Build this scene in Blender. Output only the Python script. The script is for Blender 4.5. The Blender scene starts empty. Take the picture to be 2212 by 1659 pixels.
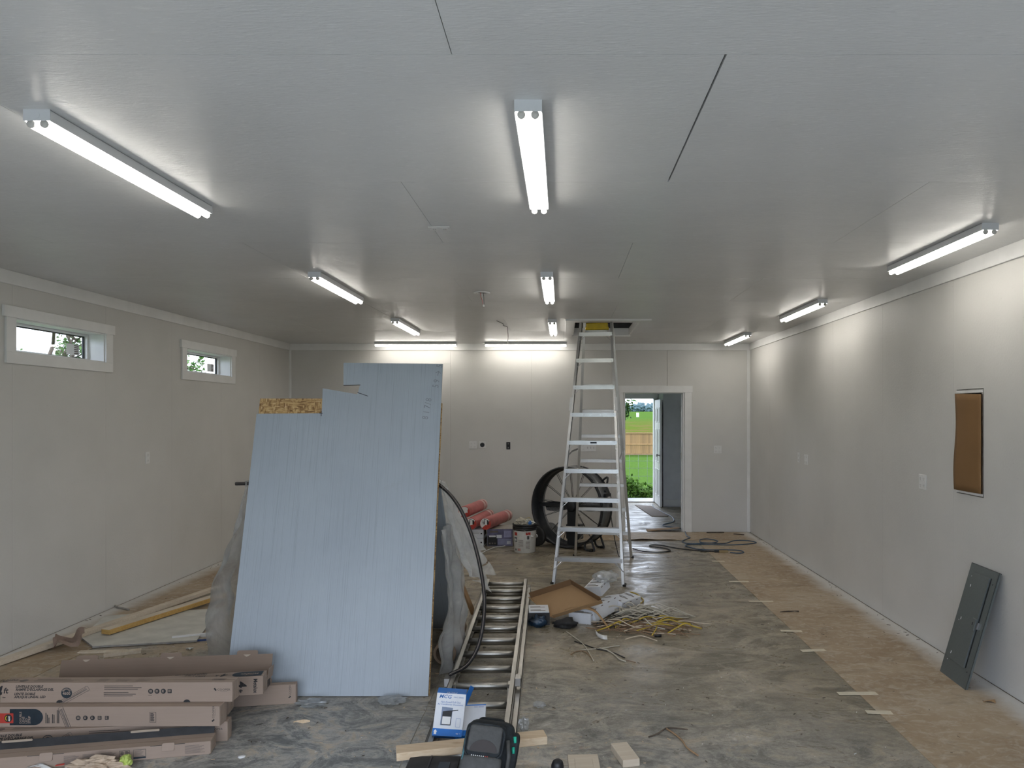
import bpy, bmesh, math, random
from math import sin, cos, pi, radians as R, sqrt, atan2
from mathutils import Vector as V, Matrix, noise as mnoise

# ---------------------------------------------------------------- camera, sky, exposure
scene = bpy.context.scene
col = scene.collection
EYE = 1.775
cam_d = bpy.data.cameras.new('camera'); cam = bpy.data.objects.new('camera', cam_d); col.objects.link(cam)
cam.location = (0, 0, EYE); cam.rotation_euler = (R(90), 0, 0)
cam_d.sensor_width = 36; cam_d.lens = 36 * 1600 / 2212
cam_d.shift_x = (1106 - 1215) / 2212; cam_d.shift_y = (896 - 829.5) / 2212
cam_d.clip_end = 2000; cam_d.clip_start = 0.05
scene.camera = cam
scene.view_settings.view_transform = 'Standard'; scene.view_settings.look = 'None'
scene.view_settings.exposure = 0.47; scene.view_settings.gamma = 1.0
scene.view_settings.use_curve_mapping = False
SKY = 3.4            # overcast sky radiance
LAMP = 13.0          # LED lens radiance
world = bpy.data.worlds.new('sky'); scene.world = world; world.use_nodes = True
wt = world.node_tree; wn = wt.nodes; wn.clear()
w_out = wn.new('ShaderNodeOutputWorld'); w_bg = wn.new('ShaderNodeBackground')
w_tc = wn.new('ShaderNodeTexCoord'); w_no = wn.new('ShaderNodeTexNoise'); w_rp = wn.new('ShaderNodeValToRGB')
w_no.inputs['Scale'].default_value = 3.2; w_no.inputs['Detail'].default_value = 4
w_rp.color_ramp.elements[0].position = .38; w_rp.color_ramp.elements[0].color = (.58, .70, .92, 1)
w_rp.color_ramp.elements[1].position = .64; w_rp.color_ramp.elements[1].color = (.88, .93, 1.0, 1)
wt.links.new(w_tc.outputs['Generated'], w_no.inputs['Vector']); wt.links.new(w_no.outputs['Fac'], w_rp.inputs['Fac'])
wt.links.new(w_rp.outputs['Color'], w_bg.inputs['Color']); w_bg.inputs['Strength'].default_value = SKY
wt.links.new(w_bg.outputs['Background'], w_out.inputs['Surface'])
cy = scene.cycles; cy.max_bounces = 4; cy.diffuse_bounces = 3; cy.glossy_bounces = 2; cy.transmission_bounces = 3; cy.transparent_max_bounces = 10
cy.use_adaptive_sampling = True; cy.adaptive_threshold = .05; cy.adaptive_min_samples = 16
rnd = random.Random(7)

# ---------------------------------------------------------------- helpers
def floor_pt(px, py, z=0.0):
    """point of the level z (floor by default) seen at a place of the photograph"""
    d = 1600 * (EYE - z) / (py - 896)
    return V(((px - 1215) * d / 1600, d, z))

class MB:
    def __init__(s): s.v = []; s.f = []; s.m = []; s.sm = []
    def add(s, vs, fs, m=0, smooth=False):
        o = len(s.v); s.v += [tuple(p) for p in vs]
        for f in fs: s.f.append(tuple(i + o for i in f)); s.m.append(m); s.sm.append(smooth)
        return s
    def box(s, x0, x1, y0, y1, z0, z1, m=0, M=None):
        vs = [V((x, y, z)) for z in (z0, z1) for y in (y0, y1) for x in (x0, x1)]
        if M: vs = [M @ p for p in vs]
        return s.add(vs, [(0, 2, 3, 1), (4, 5, 7, 6), (0, 1, 5, 4), (2, 6, 7, 3), (0, 4, 6, 2), (1, 3, 7, 5)], m)
    def bar(s, p0, p1, w, h, m=0, up=(0, 0, 1)):
        p0, p1 = V(p0), V(p1); d = (p1 - p0).normalized(); u = V(up)
        x = d.cross(u); x = x.normalized() if x.length > 1e-5 else V((1, 0, 0)); u = x.cross(d).normalized()
        vs = [p + x * a * w / 2 + u * b * h / 2 for p in (p0, p1) for a, b in ((-1, -1), (1, -1), (1, 1), (-1, 1))]
        return s.add(vs, [(0, 1, 2, 3), (4, 7, 6, 5), (0, 4, 5, 1), (1, 5, 6, 2), (2, 6, 7, 3), (3, 7, 4, 0)], m)
    def tube(s, pts, r, n=8, m=0, caps=True, closed=False):
        pts = [V(p) for p in pts]; k = len(pts); rs = r if isinstance(r, (list, tuple)) else [r] * k
        vs = []; prev = None
        for i, p in enumerate(pts):
            a = pts[(i - 1) % k] if closed else pts[max(i - 1, 0)]; b = pts[(i + 1) % k] if closed else pts[min(i + 1, k - 1)]
            d = (b - a).normalized() if (b - a).length > 1e-9 else V((0, 0, 1))
            if prev is None:
                x = d.cross(V((0, 0, 1)));
                if x.length < 1e-3: x = d.cross(V((1, 0, 0)))
            else: x = prev - d * prev.dot(d)
            x = x.normalized(); prev = x; y = d.cross(x)
            vs += [p + (x * cos(2 * pi * j / n) + y * sin(2 * pi * j / n)) * rs[i] for j in range(n)]
        fs = []
        for i in range(k if closed else k - 1):
            for j in range(n):
                a = i * n + j; b = i * n + (j + 1) % n; i2 = (i + 1) % k
                fs.append((a, b, i2 * n + (j + 1) % n, i2 * n + j))
        s.add(vs, fs, m, True)
        if caps and not closed:
            s.add(vs[:n], [tuple(range(n))[::-1]], m); s.add(vs[-n:], [tuple(range(n))], m)
        return s
    def cyl(s, p0, p1, r0, r1=None, n=16, m=0, caps=True):
        return s.tube([p0, p1], [r0, r0 if r1 is None else r1], n, m, caps)
    def lathe(s, prof, n=24, m=0, M=None, smooth=True):
        vs = [V((r * cos(2 * pi * j / n), r * sin(2 * pi * j / n), z)) for r, z in prof for j in range(n)]
        if M: vs = [M @ p for p in vs]
        fs = [(i * n + j, i * n + (j + 1) % n, (i + 1) * n + (j + 1) % n, (i + 1) * n + j) for i in range(len(prof) - 1) for j in range(n)]
        return s.add(vs, fs, m, smooth)
    def prism(s, poly, z0, z1, m=0, M=None, ms=None):
        n = len(poly); vs = [V((x, y, z0)) for x, y in poly] + [V((x, y, z1)) for x, y in poly]
        if M: vs = [M @ p for p in vs]
        s.add(vs, [tuple(range(n))[::-1], tuple(range(n, 2 * n))], m)
        return s.add(vs, [(i, (i + 1) % n, n + (i + 1) % n, n + i) for i in range(n)], m if ms is None else ms)
    def grid(s, fn, nu, nv, m=0, smooth=True):
        vs = [fn(i / nu, j / nv) for j in range(nv + 1) for i in range(nu + 1)]
        w = nu + 1
        return s.add(vs, [(j * w + i, j * w + i + 1, (j + 1) * w + i + 1, (j + 1) * w + i) for j in range(nv) for i in range(nu)], m, smooth)
    def build(s, name, mats, parent=None, bevel=0, seg=1, solid=0):
        me = bpy.data.meshes.new(name); me.from_pydata(s.v, [], s.f)
        mats = mats if isinstance(mats, (list, tuple)) else [mats]
        for q in mats: me.materials.append(q)
        me.polygons.foreach_set('material_index', s.m); me.polygons.foreach_set('use_smooth', s.sm)
        bm = bmesh.new(); bm.from_mesh(me)
        bmesh.ops.remove_doubles(bm, verts=bm.verts, dist=1e-6)
        if solid: bmesh.ops.solidify(bm, geom=bm.faces[:], thickness=solid)
        bmesh.ops.recalc_face_normals(bm, faces=bm.faces)
        if bevel:
            es = [e for e in bm.edges if len(e.link_faces) == 2 and e.calc_face_angle(0) > .6]
            bmesh.ops.bevel(bm, geom=es, offset=bevel, segments=seg, profile=.5, affect='EDGES', clamp_overlap=True)
        bm.to_mesh(me); bm.free()
        return link(name, me, parent)
def link(name, data, parent=None):
    o = bpy.data.objects.new(name, data); col.objects.link(o); o.parent = parent; return o
def tag(o, label=None, cat=None, group=None, kind=None):
    for k, x in (('label', label), ('category', cat), ('group', group), ('kind', kind)):
        if x: o[k] = x
    return o
def thing(name, label, cat, loc=(0, 0, 0), rz=0, group=None):
    o = link(name, None); o.location = loc; o.rotation_euler = (0, 0, rz); o.empty_display_size = .1
    return tag(o, label, cat, group)
def struct(o): o['kind'] = 'structure'; return o
def copy_tree(o, parent=None):
    c = o.copy(); col.objects.link(c); c.parent = parent
    for ch in list(o.children): copy_tree(ch, c)
    return c
def rects_minus(u0, u1, v0, v1, holes):
    us = sorted({u0, u1} | {min(max(x, u0), u1) for h in holes for x in h[:2]})
    vs = sorted({v0, v1} | {min(max(x, v0), v1) for h in holes for x in h[2:]})
    out = []
    for a, b in zip(us, us[1:]):
        for c, d in zip(vs, vs[1:]):
            mu, mv = (a + b) / 2, (c + d) / 2
            if b - a > 1e-6 and d - c > 1e-6 and not any(h[0] < mu < h[1] and h[2] < mv < h[3] for h in holes): out.append((a, b, c, d))
    return out
def catmull(pts, k=6):
    pts = [V(p) for p in pts]; out = []
    for i in range(len(pts) - 1):
        a, b, c, d = pts[max(i - 1, 0)], pts[i], pts[i + 1], pts[min(i + 2, len(pts) - 1)]
        for j in range(k):
            t = j / k; out.append(.5 * ((2 * b) + (c - a) * t + (2 * a - 5 * b + 4 * c - d) * t * t + (3 * b - a - 3 * c + d) * t ** 3))
    return out + [pts[-1]]
def frame(o, x, y):
    """matrix with origin o, x axis and y axis as given (z = x cross y)"""
    x = V(x).normalized(); z = x.cross(V(y)).normalized(); y = z.cross(x)
    M = Matrix((x, y, z)).transposed().to_4x4(); M.translation = V(o); return M
def rrect(x0, x1, y0, y1, r, k=4):
    out = []
    for cx, cy, a in ((x1 - r, y1 - r, 0), (x0 + r, y1 - r, 90), (x0 + r, y0 + r, 180), (x1 - r, y0 + r, 270)):
        for i in range(k + 1): t = R(a + 90 * i / k); out.append((cx + r * cos(t), cy + r * sin(t)))
    return out
def disc(cx, cy, r, k=20): return [(cx + r * cos(2 * pi * i / k), cy + r * sin(2 * pi * i / k)) for i in range(k)]
def text(s, size, mat, parent, M, name='printed_text', shear=0, align='LEFT', w=1.0, spacing=1.0, bold=0.0):
    cu = bpy.data.curves.new('t', 'FONT'); cu.body = s; cu.size = size; cu.shear = shear; cu.align_x = align
    cu.resolution_u = 2; cu.space_character = spacing; cu.offset = bold; cu.space_line = .95
    ob = bpy.data.objects.new('t', cu); me = bpy.data.meshes.new_from_object(ob)
    me.transform(M @ Matrix.Diagonal((w, 1, 1, 1))); me.materials.clear(); me.materials.append(mat)
    bpy.data.objects.remove(ob); bpy.data.curves.remove(cu); me.name = name
    org = M.translation
    if bold and max((v.co - org).length for v in me.vertices) > size * (len(s) + 3):
        bpy.data.meshes.remove(me); return text(s, size, mat, parent, M, name, shear, align, w, spacing, bold * .6 if bold > size * .012 else 0.0)
    return link(name, me, parent)
def printed(poly, mat, parent, M, name='printed_patch', t=.0004):
    return MB().prism(poly, 0, t, 0, M).build(name, mat, parent)
def ico(r, sub=2):
    bm = bmesh.new(); bmesh.ops.create_icosphere(bm, subdivisions=sub, radius=r)
    vs = [v.co.copy() for v in bm.verts]; fs = [tuple(v.index for v in f.verts) for f in bm.faces]; bm.free(); return vs, fs
def crumple(scale, r=1.0, amp=.35, freq=2.0, seed=0, sub=3):
    vs, fs = ico(1, sub); out = []
    for p in vs:
        q = p * freq + V((seed * 3.1, seed * 1.7, 0))
        k = 1 + amp * (mnoise.noise(q) + .5 * mnoise.noise(q * 2.3)) - .25 * amp * abs(mnoise.noise(q * 4))
        out.append(V((p.x * k * scale[0], p.y * k * scale[1], p.z * k * scale[2])))
    return out, fs

# ---------------------------------------------------------------- materials
class NT:
    def __init__(s, name):
        s.mat = bpy.data.materials.new(name); s.mat.use_nodes = True; s.t = s.mat.node_tree; s.n = s.t.nodes
        s.b = s.n['Principled BSDF']; s.tc = s.n.new('ShaderNodeTexCoord')
    def L(s, a, b): s.t.links.new(a, b)
    def vec(s, scale=(1, 1, 1), coord='Object', rot=(0, 0, 0)):
        m = s.n.new('ShaderNodeMapping'); m.inputs['Scale'].default_value = scale; m.inputs['Rotation'].default_value = rot
        s.L(s.tc.outputs[coord], m.inputs['Vector']); return m.outputs['Vector']
    def noise(s, scale, detail=4, rough=.55, vec=None, dist=0):
        q = s.n.new('ShaderNodeTexNoise'); q.inputs['Scale'].default_value = scale; q.inputs['Detail'].default_value = detail
        q.inputs['Roughness'].default_value = rough; q.inputs['Distortion'].default_value = dist
        s.L(vec if vec is not None else s.tc.outputs['Object'], q.inputs['Vector']); return q.outputs['Fac']
    def vor(s, scale, vec=None, feature='F1', out='Color', rnd=1):
        q = s.n.new('ShaderNodeTexVoronoi'); q.feature = feature; q.inputs['Scale'].default_value = scale
        q.inputs['Randomness'].default_value = rnd
        s.L(vec if vec is not None else s.tc.outputs['Object'], q.inputs['Vector']); return q.outputs[out]
    def ramp(s, fac, *stops):
        q = s.n.new('ShaderNodeValToRGB'); e = q.color_ramp.elements
        while len(e) < len(stops): e.new(.5)
        for i, (p, c) in enumerate(stops): e[i].position = p; e[i].color = (c, c, c, 1) if isinstance(c, (int, float)) else (*c, 1)
        s.L(fac, q.inputs['Fac']); return q.outputs['Color']
    def mix(s, fac, a, b, mode='MIX'):
        q = s.n.new('ShaderNodeMix'); q.data_type = 'RGBA'; q.blend_type = mode
        for k, x in ((0, fac), (6, a), (7, b)):
            if isinstance(x, (int, float)): q.inputs[k].default_value = x if k == 0 else (x, x, x, 1)
            elif isinstance(x, tuple): q.inputs[k].default_value = (*x, 1)
            else: s.L(x, q.inputs[k])
        return q.outputs[2]
    def math(s, op, a, b=0.0):
        q = s.n.new('ShaderNodeMath'); q.operation = op
        for k, x in ((0, a), (1, b)):
            if isinstance(x, (int, float)): q.inputs[k].default_value = x
            else: s.L(x, q.inputs[k])
        return q.outputs[0]
    def sep(s, vec=None):
        q = s.n.new('ShaderNodeSeparateXYZ'); s.L(vec if vec is not None else s.tc.outputs['Object'], q.inputs[0]); return q.outputs
    def set(s, color=None, rough=None, metal=None, bump=None, strength=.3, dist=.01, spec=None, **kw):
        for k, x in (('Base Color', color), ('Roughness', rough), ('Metallic', metal), ('Specular IOR Level', spec)):
            if x is None: continue
            i = s.b.inputs[k]
            if isinstance(x, (int, float)): i.default_value = x
            elif isinstance(x, tuple): i.default_value = (*x, 1)
            else: s.L(x, i)
        if bump is not None:
            q = s.n.new('ShaderNodeBump'); q.inputs['Strength'].default_value = strength; q.inputs['Distance'].default_value = dist
            s.L(bump, q.inputs['Height']); s.L(q.outputs[0], s.b.inputs['Normal'])
        for k, x in kw.items(): s.b.inputs[k].default_value = x
        return s.mat
def plain(name, c, rough=.5, metal=0.0, var=.08, scale=20, bump=0.0, stretch=(1, 1, 1), spec=None):
    t = NT(name); v = t.vec(stretch); f = t.noise(scale, 3, vec=v)
    lo = tuple(max(x * (1 - var * 2), 0) for x in c); hi = tuple(min(x * (1 + var * 2), 1) for x in c)
    t.set(t.ramp(f, (.3, lo), (.7, hi)), rough, metal, spec=spec)
    if bump: t.set(bump=t.noise(scale * 3, 3, vec=v), strength=bump, dist=.004)
    return t.mat

def m_paint_wall():
    t = NT('painted_osb_wall')
    v = t.vec((1, 1, 1)); w = t.vec((1, 1, .8))
    n1 = t.noise(1.1, 3); n2 = t.noise(130, 3, vec=v); fl = t.vor(70, w, out='Distance')
    base = t.ramp(n1, (.3, (.60, .588, .56)), (.7, (.67, .655, .625)))
    sp = t.ramp(t.noise(95, 2, vec=w), (.70, 0), (.76, 1))
    c = t.mix(t.math('MULTIPLY', sp, .28), base, (.30, .28, .25))
    h = t.math('ADD', t.math('MULTIPLY', n2, .5), t.math('MULTIPLY', fl, .7))
    return t.set(c, .5, bump=h, strength=.22, dist=.003)
def m_paint_ceiling():
    t = NT('painted_osb_ceiling')
    a = t.noise(150, 4, .6, t.vec((.16, 1, 1)), .5); a2 = t.noise(120, 3, .6, t.vec((.2, 1.1, 1), rot=(0, 0, .5)), .4); b = t.noise(16, 4, .6, t.vec((.4, 1, 1)), .8)
    n = t.noise(2.0, 3); fl = t.noise(5, 2)
    st = t.mix(t.ramp(fl, (.45, 0), (.55, 1)), a, a2)
    c = t.mix(t.ramp(st, (.58, 0), (.70, .55)), t.ramp(n, (.3, (.70, .70, .69)), (.7, (.745, .745, .735))), (.88, .88, .87))  # pale streaks put glints of the paint texture into the colour
    c = t.mix(t.ramp(st, (.30, .22), (.42, 0)), c, (.50, .50, .495))
    h = t.math('ADD', t.math('MULTIPLY', st, 1.0), t.math('MULTIPLY', b, .5))
    return t.set(c, t.ramp(b, (.3, .28), (.7, .44)), bump=h, strength=.5, dist=.004, spec=.55)
def m_concrete():
    t = NT('dusty_concrete')
    st = t.vec((.75, 1.1, 1))
    big = t.noise(.8, 4, .55, st, .5); mid = t.noise(2.4, 5, .7, st, 1.6); fine = t.noise(30, 3, .7, st, .5)
    c = t.ramp(big, (.30, (.190, .160, .108)), (.5, (.275, .228, .152)), (.70, (.37, .30, .195)))
    c = t.mix(t.ramp(mid, (.47, 0), (.60, .85)), c, (.135, .118, .084))
    dust = t.ramp(t.noise(1.7, 5, .72, t.vec((.8, 1.2, 1)), 2.2), (.50, 0), (.60, .75))
    c = t.mix(dust, c, (.46, .39, .29))
    x, y, z = t.sep()
    near = t.ramp(t.math('MULTIPLY', t.math('ADD', t.math('ADD', y, t.math('MULTIPLY', x, .5)), t.math('MULTIPLY', t.noise(1.2, 3), 1.5)), .15), (.62, 1), (.95, 0))  # mask for cool daylight painted into the front floor's mottled tone
    blot = t.ramp(t.noise(3.4, 5, .75, t.vec((.8, 1, 1)), 2.4), (.40, (.150, .160, .165)), (.47, (.30, .305, .30)), (.53, (.45, .44, .415)), (.62, (.55, .475, .37)))
    c = t.mix(t.math('MULTIPLY', near, .9), c, blot)
    scr = t.ramp(t.noise(7, 5, .78, t.vec((.8, 1, 1)), 3.2), (.475, 0), (.5, 1), (.525, 0))
    c = t.mix(t.math('MULTIPLY', scr, .35), c, (.55, .52, .46))
    scr2 = t.ramp(t.noise(5, 5, .78, t.vec((.8, 1, 1), rot=(0, 0, .4)), 2.6), (.485, 0), (.5, 1), (.515, 0))
    c = t.mix(t.math('MULTIPLY', scr2, .45), c, (.09, .09, .085))
    saw = t.math('MULTIPLY', t.ramp(t.math('MULTIPLY', t.math('SUBTRACT', -1.6, x), .5), (.25, 0), (.55, 1)),
                 t.ramp(t.noise(1.8, 5, .6), (.34, 0), (.56, .9)))
    c = t.mix(saw, c, (.44, .345, .235))
    c = t.mix(t.ramp(t.noise(5, 4, .6, st), (.66, 0), (.74, .55)), c, (.34, .18, .09))
    c = t.mix(t.ramp(fine, (.33, .4), (.55, 0)), c, (.12, .115, .10))
    return t.set(c, t.ramp(mid, (.38, .26), (.62, .55)), bump=t.math('ADD', t.math('MULTIPLY', fine, .4), mid), strength=.2, dist=.005)
def m_paper_floor():
    t = NT('floor_paper')
    st = t.vec((.8, 1.1, 1)); n = t.noise(1.6, 5, .6, st, .6); f = t.noise(14, 5, .7, st, 1.0)
    c = t.ramp(n, (.3, (.33, .235, .145)), (.55, (.42, .32, .21)), (.75, (.50, .42, .31)))
    c = t.mix(t.ramp(f, (.48, 0), (.64, .6)), c, (.56, .50, .41))
    c = t.mix(t.ramp(t.noise(5, 6, .7, st, 1.2), (.55, 0), (.68, .5)), c, (.22, .16, .10))
    x, y, z = t.sep()
    wob = t.math('MULTIPLY', t.noise(4, 5), .22)
    sp = t.ramp(t.math('ADD', t.math('MAXIMUM', t.math('SUBTRACT', x, 2.62), t.math('SUBTRACT', -3.92, x)), wob), (.10, 0), (.26, .92))
    return t.set(t.mix(sp, c, (.68, .665, .63)), .62, bump=f, strength=.25, dist=.003)
def m_siding():
    t = NT('light_blue_siding')
    v = t.vec((1, 0, .006)); g = t.noise(130, 3, .55, t.vec((1, 0, .012)), .35); g2 = t.noise(170, 1, .6, v); n = t.noise(1.6, 4)
    line = t.ramp(g, (.36, 1), (.45, 0))
    c = t.ramp(n, (.3, (.350, .398, .450)), (.7, (.395, .448, .500)))
    c = t.mix(t.math('MULTIPLY', line, .30), c, (.23, .26, .295))
    smu = t.ramp(t.noise(5, 6, .7), (.66, 0), (.74, .4))
    c = t.mix(smu, c, (.33, .37, .40))
    h = t.math('ADD', g, t.math('MULTIPLY', g2, .4))
    return t.set(c, .42, bump=h, strength=.22, dist=.003)
def m_osb():
    t = NT('raw_osb')
    w = t.vec((1, 1, 1)); nz = t.noise(22, 3)
    c1 = t.vor(75, t.vec((.35, 1, 1.8), rot=(0, .5, 0)), out='Color'); c2 = t.vor(66, t.vec((1.8, 1, .4), rot=(0, .9, 0)), out='Color')
    f = t.mix(t.ramp(nz, (.45, 0), (.55, 1)), c1, c2)
    c = t.ramp(f, (.15, (.20, .10, .035)), (.4, (.42, .25, .10)), (.7, (.60, .40, .18)), (.95, (.70, .53, .29)))
    return t.set(c, .7, bump=f, strength=.3, dist=.003)
def m_wood(name, a, b, scale=1.0, axis='X', knots=True):
    t = NT(name)
    sc = {'X': (.06, 1, 1), 'Y': (1, .06, 1), 'Z': (1, 1, .06)}[axis]
    v = t.vec(tuple(x * scale for x in sc)); g = t.noise(58, 4, .6, v, .8); n = t.noise(4, 2)
    c = t.mix(t.ramp(g, (.35, 0), (.65, 1)), a, b)
    c = t.mix(t.ramp(n, (.4, 0), (.8, .3)), c, tuple(x * .72 for x in a))
    if knots:
        k = t.ramp(t.vor(4.2 * scale, t.vec((.9, 1.3, 1.3)), out='Distance'), (.05, 1), (.13, 0))
        c = t.mix(t.math('MULTIPLY', k, .6), c, (.28, .13, .05))
    if name == 'cedar_fence':
        oi = t.n.new('ShaderNodeObjectInfo'); c = t.mix(1.0, c, t.ramp(oi.outputs['Random'], (0, .68), (1, 1.0)), 'MULTIPLY')
    return t.set(c, .6, bump=g, strength=.12, dist=.002)
def m_cardboard(name, c, rough=.75):
    t = NT(name); s = t.noise(2.2, 3); l = t.noise(120, 2, vec=t.vec((.04, 1, 1)))
    cc = t.mix(t.ramp(s, (.3, 0), (.7, 1)), tuple(x * .92 for x in c), tuple(min(1, x * 1.06) for x in c))
    return t.set(t.mix(t.ramp(l, (.4, .10), (.6, 0)), cc, tuple(x * .7 for x in c)), rough, bump=l, strength=.06, dist=.001)
def m_metal(name, c, rough, stretch=(1, 1, 1), scale=40, bump=.03):
    t = NT(name); n = t.noise(scale, 3, vec=t.vec(stretch)); n2 = t.noise(5, 3)
    return t.set(t.ramp(n2, (.3, tuple(x * .86 for x in c)), (.7, c)), t.ramp(n, (.3, rough * .8), (.7, min(1, rough * 1.25))), 1.0, bump=n, strength=bump, dist=.001)
def m_film(name, tint, see, rough=.25):
    t = NT(name); t.n.remove(t.b); out = t.n['Material Output']
    tr = t.n.new('ShaderNodeBsdfTransparent'); tr.inputs[0].default_value = (.93, .95, .96, 1)
    tl = t.n.new('ShaderNodeBsdfTranslucent'); tl.inputs[0].default_value = (*tint, 1)
    df = t.n.new('ShaderNodeBsdfDiffuse'); df.inputs[0].default_value = (*tint, 1)
    gl = t.n.new('ShaderNodeBsdfGlossy'); gl.inputs['Roughness'].default_value = rough
    bp = t.n.new('ShaderNodeBump'); bp.inputs['Strength'].default_value = .5; bp.inputs['Distance'].default_value = .02
    t.L(t.noise(9, 5, .6, dist=1.2), bp.inputs['Height'])
    for q in (gl, df): t.L(bp.outputs[0], q.inputs['Normal'])
    a = t.n.new('ShaderNodeMixShader'); a.inputs[0].default_value = .5; t.L(tl.outputs[0], a.inputs[1]); t.L(df.outputs[0], a.inputs[2])
    b = t.n.new('ShaderNodeMixShader'); t.L(a.outputs[0], b.inputs[1]); t.L(tr.outputs[0], b.inputs[2])
    t.L(t.ramp(t.noise(5, 4, .6, dist=.6), (.3, see - .16), (.7, see + .14)), b.inputs[0])
    c = t.n.new('ShaderNodeMixShader'); c.inputs[0].default_value = .16; t.L(b.outputs[0], c.inputs[1]); t.L(gl.outputs[0], c.inputs[2])
    t.L(c.outputs[0], out.inputs['Surface']); return t.mat
def m_glass():
    t = NT('window_glass'); t.n.remove(t.b); out = t.n['Material Output']
    tr = t.n.new('ShaderNodeBsdfTransparent'); tr.inputs[0].default_value = (.90, .95, .95, 1)
    gl = t.n.new('ShaderNodeBsdfGlossy'); gl.inputs['Roughness'].default_value = .02
    sm = t.ramp(t.noise(6, 3), (.2, .97), (.8, 1.0)); t.L(sm, tr.inputs[0])
    c = t.n.new('ShaderNodeMixShader'); c.inputs[0].default_value = .06; t.L(tr.outputs[0], c.inputs[1]); t.L(gl.outputs[0], c.inputs[2])
    t.L(c.outputs[0], out.inputs['Surface']); return t.mat
def m_emit(name, c, strength):
    t = NT(name); n = t.ramp(t.noise(3, 1), (0, tuple(x * .985 for x in c)), (1, c))
    t.L(n, t.b.inputs['Emission Color']); t.b.inputs['Emission Strength'].default_value = strength
    return t.set((.9, .9, .9), .4)
def m_leaf(name, a, b):
    t = NT(name); n = t.noise(8, 2)
    return t.set(t.ramp(n, (.3, a), (.7, b)), .7, spec=.15)

WALL = m_paint_wall(); CEIL = m_paint_ceiling(); CONC = m_concrete(); PAPER = m_paper_floor()
TRIM = plain('white_trim_paint', (.80, .795, .78), .38, var=.02, scale=6, bump=.02)
LAMPWHITE = plain('lamp_enamel', (.70, .71, .73), .35, var=.015, scale=5)
LENS = m_emit('led_lens', (1.0, .955, .875), LAMP)
LENSCAP = plain('lens_end_cap', (.62, .60, .56), .5, var=.02)
SIDING = m_siding(); OSB = m_osb()
PLATE = plain('white_plastic', (.76, .755, .74), .35, var=.015, scale=30)
SLOT = plain('slot_grey', (.30, .29, .28), .5, var=.05)
BLACK = plain('black_plastic', (.012, .012, .014), .42, var=.2, scale=15)
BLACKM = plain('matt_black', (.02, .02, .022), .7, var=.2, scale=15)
RUBBER = plain('black_rubber', (.018, .018, .018), .6, var=.2)
FANBLK = plain('fan_black_paint', (.018, .020, .023), .38, var=.15, scale=8)
FANGREY = plain('fan_grey_shell', (.15, .155, .16), .35, .3, var=.1, scale=8)
GALV = m_metal('galvanised_wire', (.72, .72, .71), .45)
ALU = m_metal('bright_aluminium', (.58, .58, .572), .34, (1, 1, 1), 60)
ALU2 = m_metal('dull_aluminium', (.60, .585, .55), .42, (1, .05, 1), 60)
STEEL = m_metal('steel', (.45, .44, .43), .35)
YELLOW = plain('yellow_plastic', (.62, .43, .008), .45, var=.06)
CARD = m_cardboard('brown_cardboard', (.36, .275, .220)); CARDIN = m_cardboard('inner_cardboard', (.24, .175, .132))
CARDTAN = m_cardboard('tan_cardboard', (.38, .235, .115)); CARDDK = m_cardboard('dark_cardboard', (.235, .125, .045))
CARDPALE = m_cardboard('pale_cut_edge', (.46, .38, .30)); INK = plain('black_print', (.022, .023, .026), .6, var=.1); INKNAVY = plain('navy_print', (.018, .030, .042), .5, var=.1)
INKG = plain('grey_print', (.16, .13, .115), .7, var=.1); INKT = plain('tan_print', (.40, .31, .25), .7, var=.05)
RED = plain('red_print', (.48, .05, .035), .5, var=.06); WHITE = plain('white_print', (.78, .78, .77), .5, var=.02)
LUMBER = m_wood('pale_lumber', (.60, .44, .28), (.70, .56, .39)); LUMBERY = m_wood('yellow_lumber', (.50, .30, .085), (.60, .40, .14))
LUMBERW = m_wood('bleached_lumber', (.62, .52, .40), (.70, .62, .50), knots=False)
PLANK = m_wood('brown_plank', (.33, .19, .085), (.42, .26, .13), axis='Z')
BOARDW = plain('painted_board', (.60, .585, .53), .55, var=.07, scale=7, bump=.15)
FILM = m_film('plastic_film', (.86, .88, .89), .50, .14); FILM2 = m_film('clear_scrap_film', (.75, .76, .76), .55, .15)
PAPERB = m_cardboard('crumpled_brown_paper', (.27, .19, .145))
GLASS = m_glass()
GREYP = plain('grey_panel_enamel', (.125, .142, .139), .36, .15, var=.03, scale=90, bump=.03)

# ---------------------------------------------------------------- the room
XL, XR, YF, YB, H = -4.13, 2.835, -.28, 11.2, 2.85
T = .012; GAP = .0022

# floor: concrete slabs with sawn joints
fl = struct(MB().box(XL - .2, XR + .2, YF - .2, YB + 4.2, -.16, -.003).build('floor', plain('joint_filler', (.36, .33, .27), .8, var=.1)))
for a, b in ((XL - .2, -.823), (-.817, XR + .2)):
    for c, d in ((YF - .2, 4.447), (4.453, 8.177), (8.183, YB + 4.2)):
        MB().box(a, b, c, d, -.03, 0).build('slab', CONC, fl)

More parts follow.
